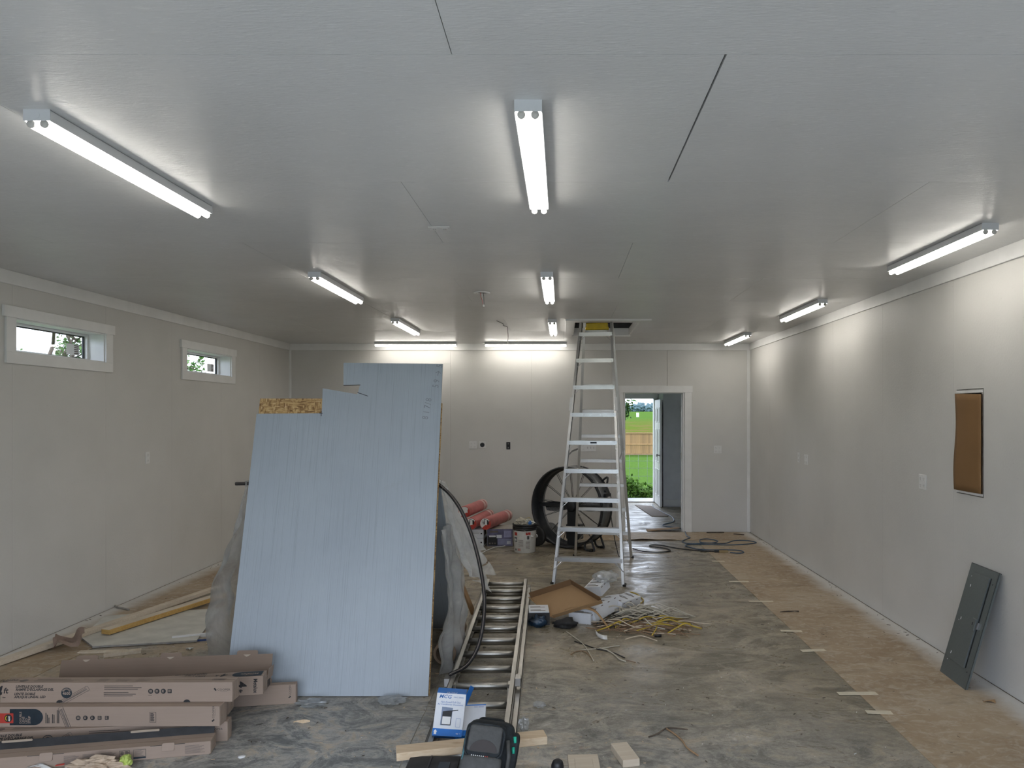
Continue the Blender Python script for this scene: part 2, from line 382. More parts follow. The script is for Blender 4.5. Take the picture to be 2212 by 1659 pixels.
# ceiling
HATCH = (.13, .91, 8.50, 10.0)
ce = MB()
for a, b, c, d in rects_minus(XL - .2, XR + .2, YF - .2, YB + .16, [HATCH]): ce.box(a, b, c, d, H + T, H + .16)
ce = struct(ce.build('ceiling', plain('ceiling_backing', (.10, .10, .10), .8)))
rows = [(YF, 1.0)] + [(1.0 + 1.21 * k, 1.0 + 1.21 * (k + 1)) for k in range(8)] + [(10.68, YB)]
cuts = [(-1.1, 1.3), (-2.77, -.33, 2.11), (-1.95, .485), (-3.185, -.745, 1.695), (-2.0, .44), (-3.3, -.86, 1.58), (-1.9, .54), (-3.1, -.66, 1.78), (-2.2, 0.02), (-1.0, 1.44)]
for i, ((c, d), cs) in enumerate(zip(rows, cuts)):
    xs = [XL] + list(cs) + [XR]
    for k, (a, b) in enumerate(zip(xs, xs[1:])):
        g1 = .006 if (i == 2 and k == 2) else GAP / 2; g0 = GAP / 2
        rs = rects_minus(a + (g1 if k == 2 and i == 2 else g0), b - g0, c + g0, d - g0, [HATCH])
        if rs:
            q = MB()
            for r in rs: q.box(*r, H, H + T)
            q.build('ceiling_panel', CEIL, ce)

# walls: backing with painted sheets
BACK = plain('wall_backing', (.34, .33, .31), .8)
WIN = [(5.58, 6.68, 2.245, 2.505), (8.12, 9.22, 2.245, 2.505)]
DOOR = (.924, 1.841, 0, 2.118)
PANEL = (4.985, 5.325, 1.215, 1.955)
def panel_wall(name, axis, pos, out, u0, u1, z1, seams, holes, depth=.16, mat=WALL):
    """axis 'x': wall of constant x, sheets run in y; out = direction away from the room"""
    def bx(q, a, b, c, d, t0, t1):
        lo, hi = sorted((pos + out * t0, pos + out * t1))
        q.box(lo, hi, a, b, c, d) if axis == 'x' else q.box(a, b, lo, hi, c, d)
    q = MB()
    for r in rects_minus(u0, u1, 0, z1 + .16, holes): bx(q, *r, T, depth)
    w = struct(q.build(name, BACK))
    us = [u0] + [s for s in seams if u0 < s < u1] + [u1]
    for a, b in zip(us, us[1:]):
        q = MB()
        for r in rects_minus(a + (.004 if abs(a - 1.582) < .01 else GAP * .4), b - GAP * .4, .003, z1, holes): bx(q, *r, 0, T)
        q.build('panel', mat, w)
    return w
wl = panel_wall('wall_left', 'x', XL, -1, YF, YB, H, [.98, 2.13, 3.28, 4.43, 5.56, 6.70, 7.83, 8.96, 10.1], WIN, .19)
wr = panel_wall('wall_right', 'x', XR, 1, YF, YB, H, [.6, 1.8, 3.0, 4.18, 5.37, 6.56, 7.76, 8.95, 10.14], [PANEL], .16)
wb = panel_wall('wall_back', 'y', YB, 1, XL, XR, H, [-2.91, -1.69, -.469, .739, 1.582], [DOOR], .15)
wf = panel_wall('wall_front', 'y', YF, -1, XL, XR, H, [-3.4, 2.2], [(-3.3, 2.1, 0, 2.35)], .15)
def sbox(name, *b, mat=TRIM, parent=None, bevel=.002, structure=True):
    o = MB().box(*b).build(name, mat, parent, bevel)
    return struct(o) if structure and parent is None else o
sbox('trim_1', XL, XL + .018, YF, YB, H - .10, H); sbox('trim_2', XR - .018, XR, YF, YB, H - .10, H)
sbox('trim_3', XL + .018, XR - .018, YB - .018, YB, H - .10, H)
sbox('trim_4', XR - .045, XR, YB - .012, YB, 0, H - .10); sbox('trim_5', XL, XL + .03, YB - .012, YB, 0, H - .10)

# windows in the left wall
def window(name, y0, y1, z0, z1):
    w = link(name, None); w.location = (XL, (y0 + y1) / 2, z0); struct(w)
    hy = (y1 - y0) / 2; hz = z1 - z0; c = .10
    def b(n, *q, mat=TRIM, par=w, bev=.0015): return MB().box(*q).build(n, mat, par, bev)
    b('head_casing', 0, .022, -hy - c - .025, hy + c + .025, hz, hz + .085)
    b('sill_casing', 0, .018, -hy - c, hy + c, -.085, 0)
    for s in (-1, 1): b('side_casing', 0, .018, *sorted((s * hy, s * (hy + c))), 0, hz)
    b('jamb_liner', -.187, .001, -hy, -hy + .010, .010, hz - .010); b('jamb_liner', -.187, .001, hy - .010, hy, .010, hz - .010)
    b('jamb_liner', -.187, .001, -hy, hy, hz - .010, hz); b('jamb_liner', -.187, .001, -hy, hy, 0, .010)
    q = MB()
    for r in rects_minus(-hy + .01, hy - .01, .01, hz - .01, [(-hy + .035, hy - .035, .03, hz - .03)]): q.box(-.185, -.135, *r)
    f = q.build('window_frame', PLATE, w, .002)
    q = MB()
    for r in rects_minus(-hy + .035, hy - .035, .03, hz - .03, [(-hy + .052, hy - .052, .036, hz - .04)]): q.box(-.172, -.158, *r)
    q.build('gasket', BLACK, f)
    MB().box(-.168, -.164, -hy + .05, hy - .05, .034, hz - .038).build('glass_pane', GLASS, w)
    st = MB().box(-.1635, -.163, hy - .27, hy - .10, .055, .15).build('paper_sticker', WHITE, w)
    Ms = frame((-.1628, hy - .27, .055), (0, 1, 0), (0, 0, 1))
    for k in range(5): printed([(.10 + .006 * (k % 2), .01 + k * .017), (.16, .01 + k * .017), (.16, .02 + k * .017), (.10, .02 + k * .017)], INKG, st, Ms, 'printed_line')
    return w
window('window_1', *WIN[0]); window('window_2', *WIN[1])

# doorway in the back wall
d1 = link('door_1', None); d1.location = (1.3825, YB, 0); struct(d1)
hw = .4585
def db(n, *q, mat=TRIM, par=d1, bev=.0015): return MB().box(*q).build(n, mat, par, bev)
for s in (-1, 1):
    db('side_casing', *sorted((s * (hw + .006), s * (hw + .112))), -.018, 0, 0, 2.112)
    db('jamb', *sorted((s * (hw - .02), s * hw)), -.003, .152, 0, 2.10)
    db('door_stop', *sorted((s * (hw - .032), s * (hw - .02))), .06, .095, 0, 2.085)
db('head_casing', -hw - .12, hw + .125, -.024, 0, 2.112, 2.212)
db('jamb', -hw, hw, -.003, .152, 2.10, 2.118)
for z in (.39, 1.14, 1.87):
    q = MB().box(hw - .0225, hw - .020, .098, .15, z - .045, z + .045); q.cyl((hw - .028, .15, z - .048), (hw - .028, .15, z + .048), .007, n=10)
    q.build('hinge', STEEL, d1)

# far room behind the doorway
Y2 = 15.0
GREYW = plain('far_room_paint', (.74, .75, .76), .5, var=.03, scale=4, bump=.05)
D2 = (.93, 1.866, 0, 2.10)
FX = -2.2
W3 = (-1.7, -.1, .85, 2.1); W4 = (12.2, 14.2, .85, 2.1)
q = MB()
for r in rects_minus(FX, 2.9, 0, 2.75, [D2, W3]): q.box(r[0], r[1], Y2, Y2 + .15, r[2], r[3])
struct(q.build('wall_far', GREYW))
q = MB()
for r in rects_minus(YB + .15, Y2 + .15, 0, 2.75, [W4]): q.box(FX - .15, FX, *r)
struct(q.build('wall_far_left', GREYW))
for nm, o_, xa, w in (('added_window_3', (W3[0], Y2 + .06, W3[2]), (1, 0, 0), W3[1] - W3[0]), ('added_window_4', (FX - .06, W4[0], W4[2]), (0, 1, 0), W4[1] - W4[0])):  # unseen windows, added to let more daylight into the far room
    wn_ = struct(link(nm, None)); Mw = frame(o_, xa, (0, 0, 1)); hh = 1.25
    q = MB()
    for r in rects_minus(0, w, 0, hh, [(.05, w / 2 - .025, .05, hh - .05), (w / 2 + .025, w - .05, .05, hh - .05)]): q.box(r[0], r[1], r[2], r[3], -.03, .03, 0, Mw)
    q.build('window_frame', PLATE, wn_)
    for a in (.05, w / 2 + .025): MB().box(a, a + w / 2 - .075, .05, hh - .05, -.003, .003, 0, Mw).build('glass_pane', GLASS, wn_)
struct(MB().box(2.75, 2.9, YB + .15, Y2, 0, 2.75).build('wall_far_right', GREYW))
q = MB()
for r in rects_minus(FX, 2.75, 0, 2.62, [DOOR]): q.box(r[0], r[1], YB + .151, YB + .163, r[2], r[3])
struct(q.build('wall_far_near', GREYW))
struct(MB().box(1.945, 2.75, 14.30, Y2, 0, 2.62).build('wall_closet', GREYW))
struct(MB().box(FX - .15, 2.9, YB + .15, Y2 + .15, 2.62, 2.78).build('ceiling_far', GREYW))
sbox('baseboard_closet', 1.945, 2.75, 14.285, 14.30, .02, .14)
d2 = link('door_2', None); d2.location = (1.398, Y2, 0); struct(d2)
for s in (-1, 1):
    MB().box(*sorted((s * .468, s * (.468 + (.10 if s < 0 else .055)))), -.018, 0, 0, 2.10).build('side_casing', TRIM, d2, .0015)
    MB().box(*sorted((s * .45, s * .468)), 0, .15, 0, 2.10).build('jamb', TRIM, d2, .001)
MB().box(-.59, .53, -.02, 0, 2.10, 2.20).build('head_casing', TRIM, d2, .0015)
MB().box(-.468, .468, 0, .16, -.01, .02).build('threshold', STEEL, d2)
lf = MB().box(.466, .505, -.86, -.005, .012, 2.07).build('door_leaf', TRIM, d2, .002)
for z0, z1 in ((.18, .72), (.84, 1.50), (1.62, 1.92)):
    for y0 in (-.76, -.40):
        q = MB()
        for r in rects_minus(y0, y0 + .29, z0, z1, [(y0 + .03, y0 + .26, z0 + .03, z1 - .03)]): q.box(.460, .468, *r)
        q.build('panel_moulding', TRIM, lf, .002)
q = MB(); q.lathe([(0, 0), (.026, .003), (.026, .008), (.011, .012), (.011, .035), (.027, .045), (.030, .058), (.022, .068), (0, .07)], 16, M=Matrix.Translation((.466, -.80, 1.0)) @ Matrix.Rotation(R(-90), 4, 'Y'))
q.build('knob', STEEL, lf)

# attic hatch
ha = tag(link('attic_hatch', None), 'white framed attic hatch opening that the stepladder pokes into', 'hatch'); ha.location = (.52, 9.25, H)
for b in ((-.39, -.372, -.75, .75, -.002, .095), (.372, .39, -.75, .75, -.002, .095), (-.372, .372, .732, .75, -.002, .095), (-.372, .372, -.75, -.732, -.002, .095)):
    MB().box(*b).build('frame_board', TRIM, ha, .001)
MB().box(-.485, .48, -.94, -.752, -.018, 0).build('front_trim', TRIM, ha, .0015)
MB().box(-.485, -.392, -.752, .84, -.018, 0).build('side_trim', TRIM, ha, .0015)
MB().box(-.392, .40, .752, .84, -.016, 0).build('back_trim', TRIM, ha, .0015)
ATT = plain('attic_lumber', (.10, .075, .05), .8, var=.2)
at = struct(MB().box(-.6, 1.6, 7.9, 8.0, H + .16, H + 1.3).box(-.6, 1.6, 10.6, 10.7, H + .16, H + 1.3).box(-.7, -.6, 7.9, 10.7, H + .16, H + 1.3).box(1.6, 1.7, 7.9, 10.7, H + .16, H + 1.3).box(-.7, 1.7, 7.9, 10.7, H + 1.3, H + 1.4).build('attic_walls', ATT))
for x in (-.1, .30, .72, 1.1): MB().bar((x, 8.1, H + .95), (x, 10.5, H + .95), .04, .14).build('rafter', ATT, at)

# ---------------------------------------------------------------- outdoors
def gz(y):
    ks = [(-400, -.12), (15.2, -.12), (17, -.2), (22, -.45), (52, -1.15), (58, .1), (75, .55), (120, 1.1), (200, 2.2), (300, 2.7), (500, 3.2), (900, 2.0)]
    for (a, za), (b, zb) in zip(ks, ks[1:]):
        if y <= b: t = (y - a) / (b - a); return za + (zb - za) * t
    return 2.0
GR = NT('grass'); _g = GR.noise(.5, 4, .6); _h = GR.noise(9, 5, .7)
_c = GR.ramp(_h, (.3, (.038, .084, .014)), (.7, (.090, .150, .034)))
_x, _y, _z = GR.sep()
_dry = GR.ramp(GR.math('MULTIPLY', GR.math('SUBTRACT', _y, 40.0), .01), (.12, 0), (.2, .8), (.62, .35), (.8, 0))
_c = GR.mix(_dry, _c, GR.ramp(_g, (.35, (.15, .085, .04)), (.6, (.075, .105, .012))))
GRASS = GR.set(_c, .9, bump=_h, strength=.6, dist=.05, spec=0.0)
ys = [-400, -60, -12, 15.2, 16, 17, 19, 22, 30, 40, 52, 54, 56, 58, 66, 75, 90, 105, 120, 160, 200, 250, 300, 400, 500, 900]
xs = [-500, -200, -60, -20, -8, 0, 4, 8, 14, 20, 40, 80, 200, 500]
vs = [(x, y, gz(y) + (.25 * mnoise.noise(V((x * .03, y * .03, 0))) * min(1, max(0, (y - 54) / 60)) * 3)) for y in ys for x in xs]; nx = len(xs)
struct(MB().add(vs, [(j * nx + i, j * nx + i + 1, (j + 1) * nx + i + 1, (j + 1) * nx + i) for j in range(len(ys) - 1) for i in range(nx - 1)], 0, True).build('ground', GRASS))
struct(MB().box(-3.6, 2.4, -14, YF - .2, -.12, -.03).build('driveway', plain('driveway_gravel', (.62, .61, .59), .8, var=.08, scale=12)))
struct(MB().box(.6, 2.3, 15.22, 16.0, -.13, -.02).build('door_step', plain('step_concrete', (.42, .42, .41), .8)))

FENCEW = m_wood('cedar_fence', (.27, .15, .055), (.34, .21, .09), scale=.3, axis='Z', knots=False)
fe = thing('wooden_fence', 'orange cedar board fence across the far end of the lawn', 'fence', (6, 52, gz(52)))
q0 = MB().box(-.068, .068, .02, .04, .12, 1.62).build('fence_board', FENCEW, fe); q0.location = (-7, 0, 0)
for k in range(1, 100):
    c = q0.copy(); col.objects.link(c); c.location = (-7 + k * .142, rnd.uniform(-.004, .004), 0)
for z, h in ((1.60, .06), (.86, .09), (.16, .12)): MB().box(-7.1, 7.2, -.03, .02, z - h / 2, z + h / 2).build('rail', FENCEW, fe)
MB().box(-7.1, 7.2, -.06, .06, 1.64, 1.68).build('cap_rail', FENCEW, fe)
WIREG = plain('fence_wire', (.16, .18, .18), .5, .4)
wf2 = thing('wire_fence', 'grey welded wire fence panel just outside the open far door', 'fence', (1.9, 16.6, gz(16.6)))
for k in range(13): MB().cyl((-1.2 + k * .2, 0, 0), (-1.2 + k * .2, 0, 1.06), .003, n=6).build('upright_wire', WIREG, wf2)
for z in (.05, .16, .28, .42, .58, .76, .92, 1.06): MB().cyl((-1.22, .006, z), (1.22, .006, z), .003, n=6).build('cross_wire', WIREG, wf2)
def leaves(q, n, fn, size, m=0):
    for _ in range(n):
        p, nd = fn(); s = size * rnd.uniform(.6, 1.3); a = V((rnd.gauss(0, 1), rnd.gauss(0, 1), rnd.gauss(0, .6))).normalized()
        b = a.cross(nd).normalized() if a.cross(nd).length > .05 else a.orthogonal().normalized()
        q.add([p - a * s * .1, p + b * s * .38 + a * s * .4, p + a * s, p - b * s * .38 + a * s * .4, p + a * s * .5 + nd * s * .12], [(0, 1, 4), (1, 2, 4), (2, 3, 4), (3, 0, 4)], m)
LEAF1 = m_leaf('weed_leaf', (.028, .075, .006), (.075, .145, .014)); LEAF2 = m_leaf('tree_leaf', (.05, .13, .03), (.14, .27, .07)); LEAFD = m_leaf('vine_leaf', (.02, .06, .015), (.10, .22, .04))
BARK = plain('bark', (.10, .075, .055), .8, var=.2)
for i, (x, y, w, h, n) in enumerate(((1.33, 16.25, .38, .60, 420), (1.62, 16.30, .34, .42, 300), (1.95, 16.35, .36, .34, 260), (1.0, 16.2, .4, .55, 300))):
    p = thing('leafy_weed', ['tall leafy green weed at the wire fence, in the door view', 'bright green mid-height weed beside the tallest weed', 'low green weed nearest the open far door leaf', 'green weed half hidden behind the doorway jamb'][i], 'plant', (x, y, gz(y)), 0, 'weeds outside the far door')
    q = MB(); leaves(q, n, lambda: (V((rnd.gauss(0, w * .45), rnd.gauss(0, .12), rnd.uniform(.03, 1) ** .8 * h)), V((rnd.gauss(0, .5), -1, rnd.uniform(.2, 1.2))).normalized()), .085); q.build('foliage', LEAF1, p)
    q = MB()
    for k in range(7): a = rnd.gauss(0, w * .3); q.tube([(a * .3, 0, 0), (a * .7, rnd.gauss(0, .04), h * .4), (a, rnd.gauss(0, .06), h * .8)], [.006, .005, .003], 5)
    q.build('stem', LEAF1, p)
vi = thing('hanging_vine', 'dark climbing vine hanging at the top corner of the far doorway', 'plant', (1.30, 15.30, 1.75))
q = MB(); leaves(q, 90, lambda: ((lambda t: V((.02 + .20 * t * t * rnd.random() + rnd.gauss(0, .03), rnd.gauss(0, .04), .42 * t - .05)))(rnd.random()), V((rnd.gauss(0, .5), -1, .3)).normalized()), .06); q.build('foliage', LEAFD, vi)
q = MB()
for k in range(5): q.tube(catmull([(.05 + .03 * k, 0, .42), (.03 + .02 * k, rnd.gauss(0, .02), .25), (rnd.gauss(.02, .02), 0, .12), (rnd.gauss(.02, .03), 0, -.03)], 4), .003, 5)
q.build('stem', BARK, vi)
tag(MB().box(-.22, .22, -.15, .15, 0, .95).build('utility_box', WHITE), 'small white utility box on the grassy rise beyond the fence', 'utility box').location = (13.2, 130, gz(130) - .05)
HAZY_TREEF = m_leaf('distant_tree', (.075, .12, .13), (.11, .165, .18))  # bluish distance haze is mixed into the crown colour
for i in range(9):
    x, y, r = 19 + i * 2.5 + rnd.uniform(-.3, .3), 300 + rnd.uniform(-8, 8), rnd.uniform(1.7, 2.2)
    p = thing('distant_tree', 'hazy round tree in the distant row on the ridge', 'tree', (x, y, gz(y) - .2), 0, 'distant trees on the ridge')
    a, f = crumple((r, r, r * .95), amp=.42, freq=2.6, seed=i, sub=4)
    MB().add([v + V((0, 0, r * 1.05)) for v in a], f, 0, True).build('crown', HAZY_TREEF, p); MB().cyl((0, 0, 0), (0, 0, r * .7), .18, .12, 8).build('trunk', BARK, p)
# seen through the side windows: a tree and the neighbour's building
nb = thing('neighbour_building', 'pale blue-grey clapboard building seen through the side windows', 'building', (-15.4, 24, -.12), R(8))
BLD = plain('neighbour_siding', (.10, .13, .16), .6, var=.04, scale=3); ROOFM = plain('neighbour_roof', (.2, .22, .25), .5, var=.05)
MB().box(-7, 0, -13, 13, 0, 3.45).build('wall', BLD, nb)
for k in range(16): MB().box(0, .02, -13, 13, .2 + k * .2, .385 + k * .2).build('clapboard', BLD, nb)
MB().box(-7.4, .35, -13.3, 13.3, 3.45, 3.60).build('roof_slab', ROOFM, nb); MB().box(.35, .45, -13.3, 13.3, 3.46, 3.66).build('gutter', WHITE, nb)
def tree(loc, label, h, seed, nl):
    rr = random.Random(seed); p = thing('shade_tree', label, 'tree', loc); q = MB(); tips = []
    def grow(a, d, L, r, lev):
        b = a + d * L; mid = (a + b) / 2 + V((rr.gauss(0, .06), rr.gauss(0, .06), rr.gauss(0, .05))) * L
        q.tube([a, mid, b], [r, r * .85, r * .65], 6 if lev < 2 else 4)
        if lev >= 2: tips.append((mid, b))
        if lev < 4:
            for _ in range(3 if lev < 3 else 2):
                e = (d + V((rr.gauss(0, .6), rr.gauss(0, .6), rr.gauss(.05, .4)))).normalized(); grow(b if rr.random() < .6 else mid, e, L * rr.uniform(.6, .8), r * .6, lev + 1)
    grow(V((0, 0, 0)), V((.05, 0, 1)), h * .30, .085, 0); q.build('trunk', BARK, p)
    q = MB(); leaves(q, nl, lambda: ((lambda t: t[0].lerp(t[1], rr.random()) + V((rr.gauss(0, .07), rr.gauss(0, .07), rr.gauss(0, .07))))(rr.choice(tips)), V((rr.gauss(0, 1), rr.gauss(0, 1), 1)).normalized()), .09); q.build('foliage', LEAF2, p)
tree((-10.4, 14.6, -.12), 'thin-branched tree seen through the window closer to the cartons', 6.4, 3, 2600)
tree((-10.2, 20.5, -.12), 'small leafy tree seen through the window closer to the back wall', 5.6, 11, 1800)

# ---------------------------------------------------------------- ceiling lights
def make_light():
    t = thing('strip_light', 'x', 'light', (0, 0, 0), 0, 'twin-tube strip lights on the ceiling')
    q = MB().box(-.0465, .0465, -.602, .602, -.037, -.002)
    hs = q.build('housing', LAMPWHITE, t, .002)
    MB().box(-.0475, -.0440, -.6, .6, -.041, -.034).build('side_lip', LAMPWHITE, hs); MB().box(.0440, .0475, -.6, .6, -.041, -.034).build('side_lip', LAMPWHITE, hs)
    for y in (-.6025, .6025):
        e = MB().box(-.0475, .0475, *sorted((y, y * 1.004)), -.040, 0).build('end_plate', LAMPWHITE, t)
        M = frame((0, y * 1.0045, -.02), (1, 0, 0), (0, 0, 1)); printed(disc(0, 0, .011), LAMPWHITE, e, M, 'knockout')
    for x in (-.0235, .0235):
        MB().tube([(x, -.597, -.050), (x, .597, -.050)], .0135, 12, caps=False).build('lens', LENS, t)
        for s in (-1, 1): MB().lathe([(.0142, 0), (.0142, .006), (.0, .0062)], 14, M=Matrix.Translation((x, s * .596, -.050)) @ Matrix.Rotation(R(-90 * s), 4, 'X')).build('lens_cap', LENSCAP, t)
    return t
lights = [(-.117, 3.13, 0, 'lit twin-tube strip light beside the long dark slit between ceiling panels'),
 (-.117, 6.17, 0, 'lit twin-tube strip light next to the round ceiling plate with hanging wires'),
 (-.115, 8.92, 0, 'lit twin-tube strip light right beside the attic hatch trim'),
 (-1.85, 3.21, 0, 'lit twin-tube strip light above the long cartons, first of the window-side row'),
 (-1.865, 6.17, 0, 'lit twin-tube strip light in the middle of the window-side row'),
 (-1.862, 8.84, 0, 'lit twin-tube strip light ending the window-side row, before the crosswise lights'),
 (2.395, 4.75, 0, 'lit twin-tube strip light on the windowless side, near the cardboard-covered opening'),
 (2.415, 7.48, 0, 'lit twin-tube strip light in the middle of the row on the windowless side'),
 (2.415, 10.26, 0, 'lit twin-tube strip light in the corner over the doorway side'),
 (-2.166, 10.95, 90, 'lit strip light set crosswise at the back wall, above the tall blue sheet'),
 (-.541, 10.95, 90, 'lit strip light set crosswise at the back wall, toward the stepladder')]
proto = make_light()
for i, (x, y, a, lab) in enumerate(lights):
    o = proto if i == 0 else copy_tree(proto)
    o.location = (x, y, H); o.rotation_euler = (0, 0, R(a)); o['label'] = lab
# other ceiling fittings
t = thing('ceiling_outlet', 'small white outlet plate on the ceiling between strip lights', 'outlet', (-.706, 4.26, H))
MB().box(-.062, .062, -.04, .04, -.007, -.001).build('cover_plate', PLATE, t, .002)
for x in (-.03, .03): MB().prism(rrect(x - .017, x + .017, -.015, .015, .008), -.009, -.006).build('socket', PLATE, t); MB().box(x - .007, x - .004, -.008, .006, -.0095, -.0088).box(x + .004, x + .007, -.008, .006, -.0095, -.0088).build('slot', SLOT, t)
t = thing('ceiling_box_plate', 'round white ceiling plate with loose red wires hanging out', 'ceiling plate', (-.707, 6.5, H))
MB().lathe([(.058, 0), (.072, -.003), (.072, -.007), (.048, -.010), (.040, -.006), (.038, 0)], 28).build('ring', PLATE, t); MB().lathe([(.039, -.003), (0, -.003)], 20).build('box_interior', BLACKM, t)
for k, (dx, m) in enumerate(((-.006, RED), (.006, BLACKM), (.0, WHITE))): MB().tube(catmull([(dx * 2, 0, -.002), (dx * 2 + .005, -.01, -.04), (.012 + dx, -.012, -.08), (.016 + dx * .5, -.012, -.118)], 4), .0022, 6).build('wire', m, t)
MB().lathe([(0, -.108), (.006, -.110), (.009, -.128), (0, -.13)], 10, M=Matrix.Translation((.016, -.012, 0))).build('wire_nut', PLATE, t)
t = thing('dangling_ceiling_cord', 'thin dark cord dangling from a split in the ceiling by the crosswise light', 'cord', (-.70, 9.0, H))
MB().tube(catmull([(-.05, -.55, -.003), (.0, -.3, -.006), (-.01, -.1, -.004), (.03, 0, -.006), (.035, 0, -.06), (.04, -.005, -.13), (.033, 0, -.185)], 5), .003, 6).build('cord', BLACKM, t)
MB().lathe([(0, -.18), (.008, -.182), (.009, -.205), (0, -.21)], 10, M=Matrix.Translation((.033, 0, 0))).build('connector', PLATE, t)

# ---------------------------------------------------------------- outlets and the breaker opening
def outlet(loc, rz, label, kind):
    t = thing('wall_outlet', label, 'outlet', loc, rz, 'outlet plates on the walls')
    w = {'quad': .118, 'duplex': .072, 'triple': .165, 'range': .10, 'open': .055}[kind]; h = .118 if kind != 'range' else .105
    f = lambda y: frame((0, y, 0), (1, 0, 0), (0, 0, 1))
    if kind == 'open':
        q = MB()
        for r in rects_minus(-.03, .03, -.055, .055, [(-.024, .024, -.047, .047)]): q.box(r[0], r[1], -.003, -.0005, r[2], r[3])
        q.build('box_rim', BLACK, t); MB().box(-.024, .024, -.0012, -.0005, -.047, .047).build('box_interior', BLACKM, t)
        for z in (-.03, .03): MB().box(-.008, .008, -.006, -.001, z - .006, z + .006).build('screw_tab', SLOT, t)
        return t
    MB().box(-w / 2, w / 2, -.007, -.0005, -h / 2, h / 2).build('cover_plate', PLATE, t, .0025)
    if kind == 'range':
        MB().prism(disc(0, 0, .034, 24), .0065, .010, 0, f(0)).build('receptacle', BLACK, t); return t
    xs = {'quad': (-.026, .026), 'duplex': (0,), 'triple': (-.046, 0, .046)}[kind]
    for x in xs:
        if kind == 'triple':
            MB().box(x - .006, x + .006, -.008, -.0066, -.013, .013).build('switch_slot', SLOT, t); MB().box(x - .004, x + .004, -.018, -.006, -.002, .010).build('toggle', PLATE, t)
            continue
        for z in (-.027, .027):
            s = MB().prism(rrect(x - .0165, x + .0165, z - .0175, z + .0175, .010), .006, .0086, 0, f(0)).build('socket', PLATE, t)
            MB().box(x - .0085, x - .0060, -.0095, -.0082, z - .003, z + .008).box(x + .0060, x + .0085, -.0095, -.0082, z - .003, z + .008).box(x - .0025, x + .0025, -.0095, -.0082, z - .012, z - .007).build('slot', SLOT, s)
    return t
outlet((-1.351, YB, 1.32), 0, 'square four-socket outlet plate beside the black round socket', 'quad')
outlet((-1.211, YB, 1.32), 0, 'white plate with one large black round socket', 'range')
outlet((-.819, YB, 1.306), 0, 'open black wall box without a cover plate', 'open')
outlet((.287, YB, 1.28), 0, 'four-socket outlet plate behind the stepladder', 'quad')
outlet((.427, YB, 1.28), 0, 'wide triple switch plate behind the stepladder', 'triple')
outlet((2.345, YB, 1.25), 0, 'four-socket outlet plate between the doorway and the corner', 'quad')
outlet((XR, 5.823, 1.247), R(-90), 'four-socket outlet plate beside the cardboard-covered opening', 'quad')
outlet((XR, 8.607, 1.253), R(-90), 'outlet plate on windowless wall, the wider of a close pair', 'quad')
outlet((XR, 8.877, 1.262), R(-90), 'narrow outlet plate on windowless wall, slimmer of a close pair', 'duplex')
outlet((XL, 7.367, 1.347), R(90), 'painted-over outlet plate below and between the two windows', 'duplex')

t = thing('breaker_opening', 'recessed metal breaker box in the wall, mouth covered by cardboard', 'breaker box', (XR, 5.155, 1.215))
q = MB()
for r in rects_minus(-.168, .168, .004, .736, [(-.150, .150, .03, .71)]): q.box(-.002, .004, *r)
q.box(.09, .10, -.168, .168, .004, .736).box(.004, .09, -.168, -.160, .004, .736).box(.004, .09, .160, .168, .004, .736).box(.004, .09, -.16, .16, .004, .012).box(.004, .09, -.16, .16, .728, .736)
q.build('box_body', STEEL, t)
MB().box(-.006, -.002, -.165, .165, .712, .730).build('flange', PLATE, t); MB().box(-.006, -.002, -.165, .165, .008, .024).build('flange', PLATE, t)
t = MB().grid(lambda u, v: V((-.010 - .018 * abs(sin(u * pi)) * (.3 + v * .4) - .01 * (1 - v) * (1 - u), .172 - u * .325 + .012 * sin(v * 7) * (1 - u), .025 + v * .675 + .012 * (1 - u) * v)), 10, 14).build('cardboard_cover', CARDDK, None, solid=.004)
t.location = (XR, 5.155, 1.215); tag(t, 'brown corrugated cardboard piece covering the breaker box opening', 'cardboard')

# leaning breaker panel cover
t = thing('panel_cover', 'grey steel breaker panel cover leaning on the wall', 'panel cover', (2.60, 4.945, 0), R(-3))
lean = atan2(.215, .755); M = frame((0, .178, 0.0), (0, -1, 0), (sin(lean), 0, cos(lean)))
W_, H_ = .356, .787
q = MB(); q.box(0, W_, 0, H_, -.004, 0, 0, M); q.box(0, .003, 0, H_, -.016, 0, 0, M); q.box(W_ - .003, W_, 0, H_, -.016, 0, 0, M); q.box(0, W_, 0, .003, -.016, 0, 0, M); q.box(0, W_, H_ - .003, H_, -.016, 0, 0, M)
q.build('cover_plate', GREYP, t)
dr = MB().box(.085, .285, .125, .735, .002, .012, 0, M).build('panel_door', GREYP, t, .001)
MB().box(.286, .2945, .128, .735, .0003, .001, 0, M).build('door_shadow', BLACKM, t)  # black strip painted in for the shadow beside the raised door
MB().box(.240, .285, .375, .452, .012, .0185, 0, M).build('latch', GREYP, dr, .002); MB().box(.292, .303, .39, .435, .0003, .011, 0, M).build('latch_strike', STEEL, t)
MB().box(.250, .258, .405, .425, .0186, .0195, 0, M).build('lock_slot', BLACKM, dr)
for x, y in ((.05, .11), (.05, .39), (.05, .70), (.32, .11), (.32, .39), (.32, .70)): printed(disc(x, y, .0032, 10), PLATE if x < .1 else BLACKM, t, M @ Matrix.Translation((0, 0, .0003)), 'screw', .002)
for y in (.16, .40, .63): MB().box(.089, .093, y, y + .018, .012, .014, 0, M).build('hinge_pin', PLATE, dr)

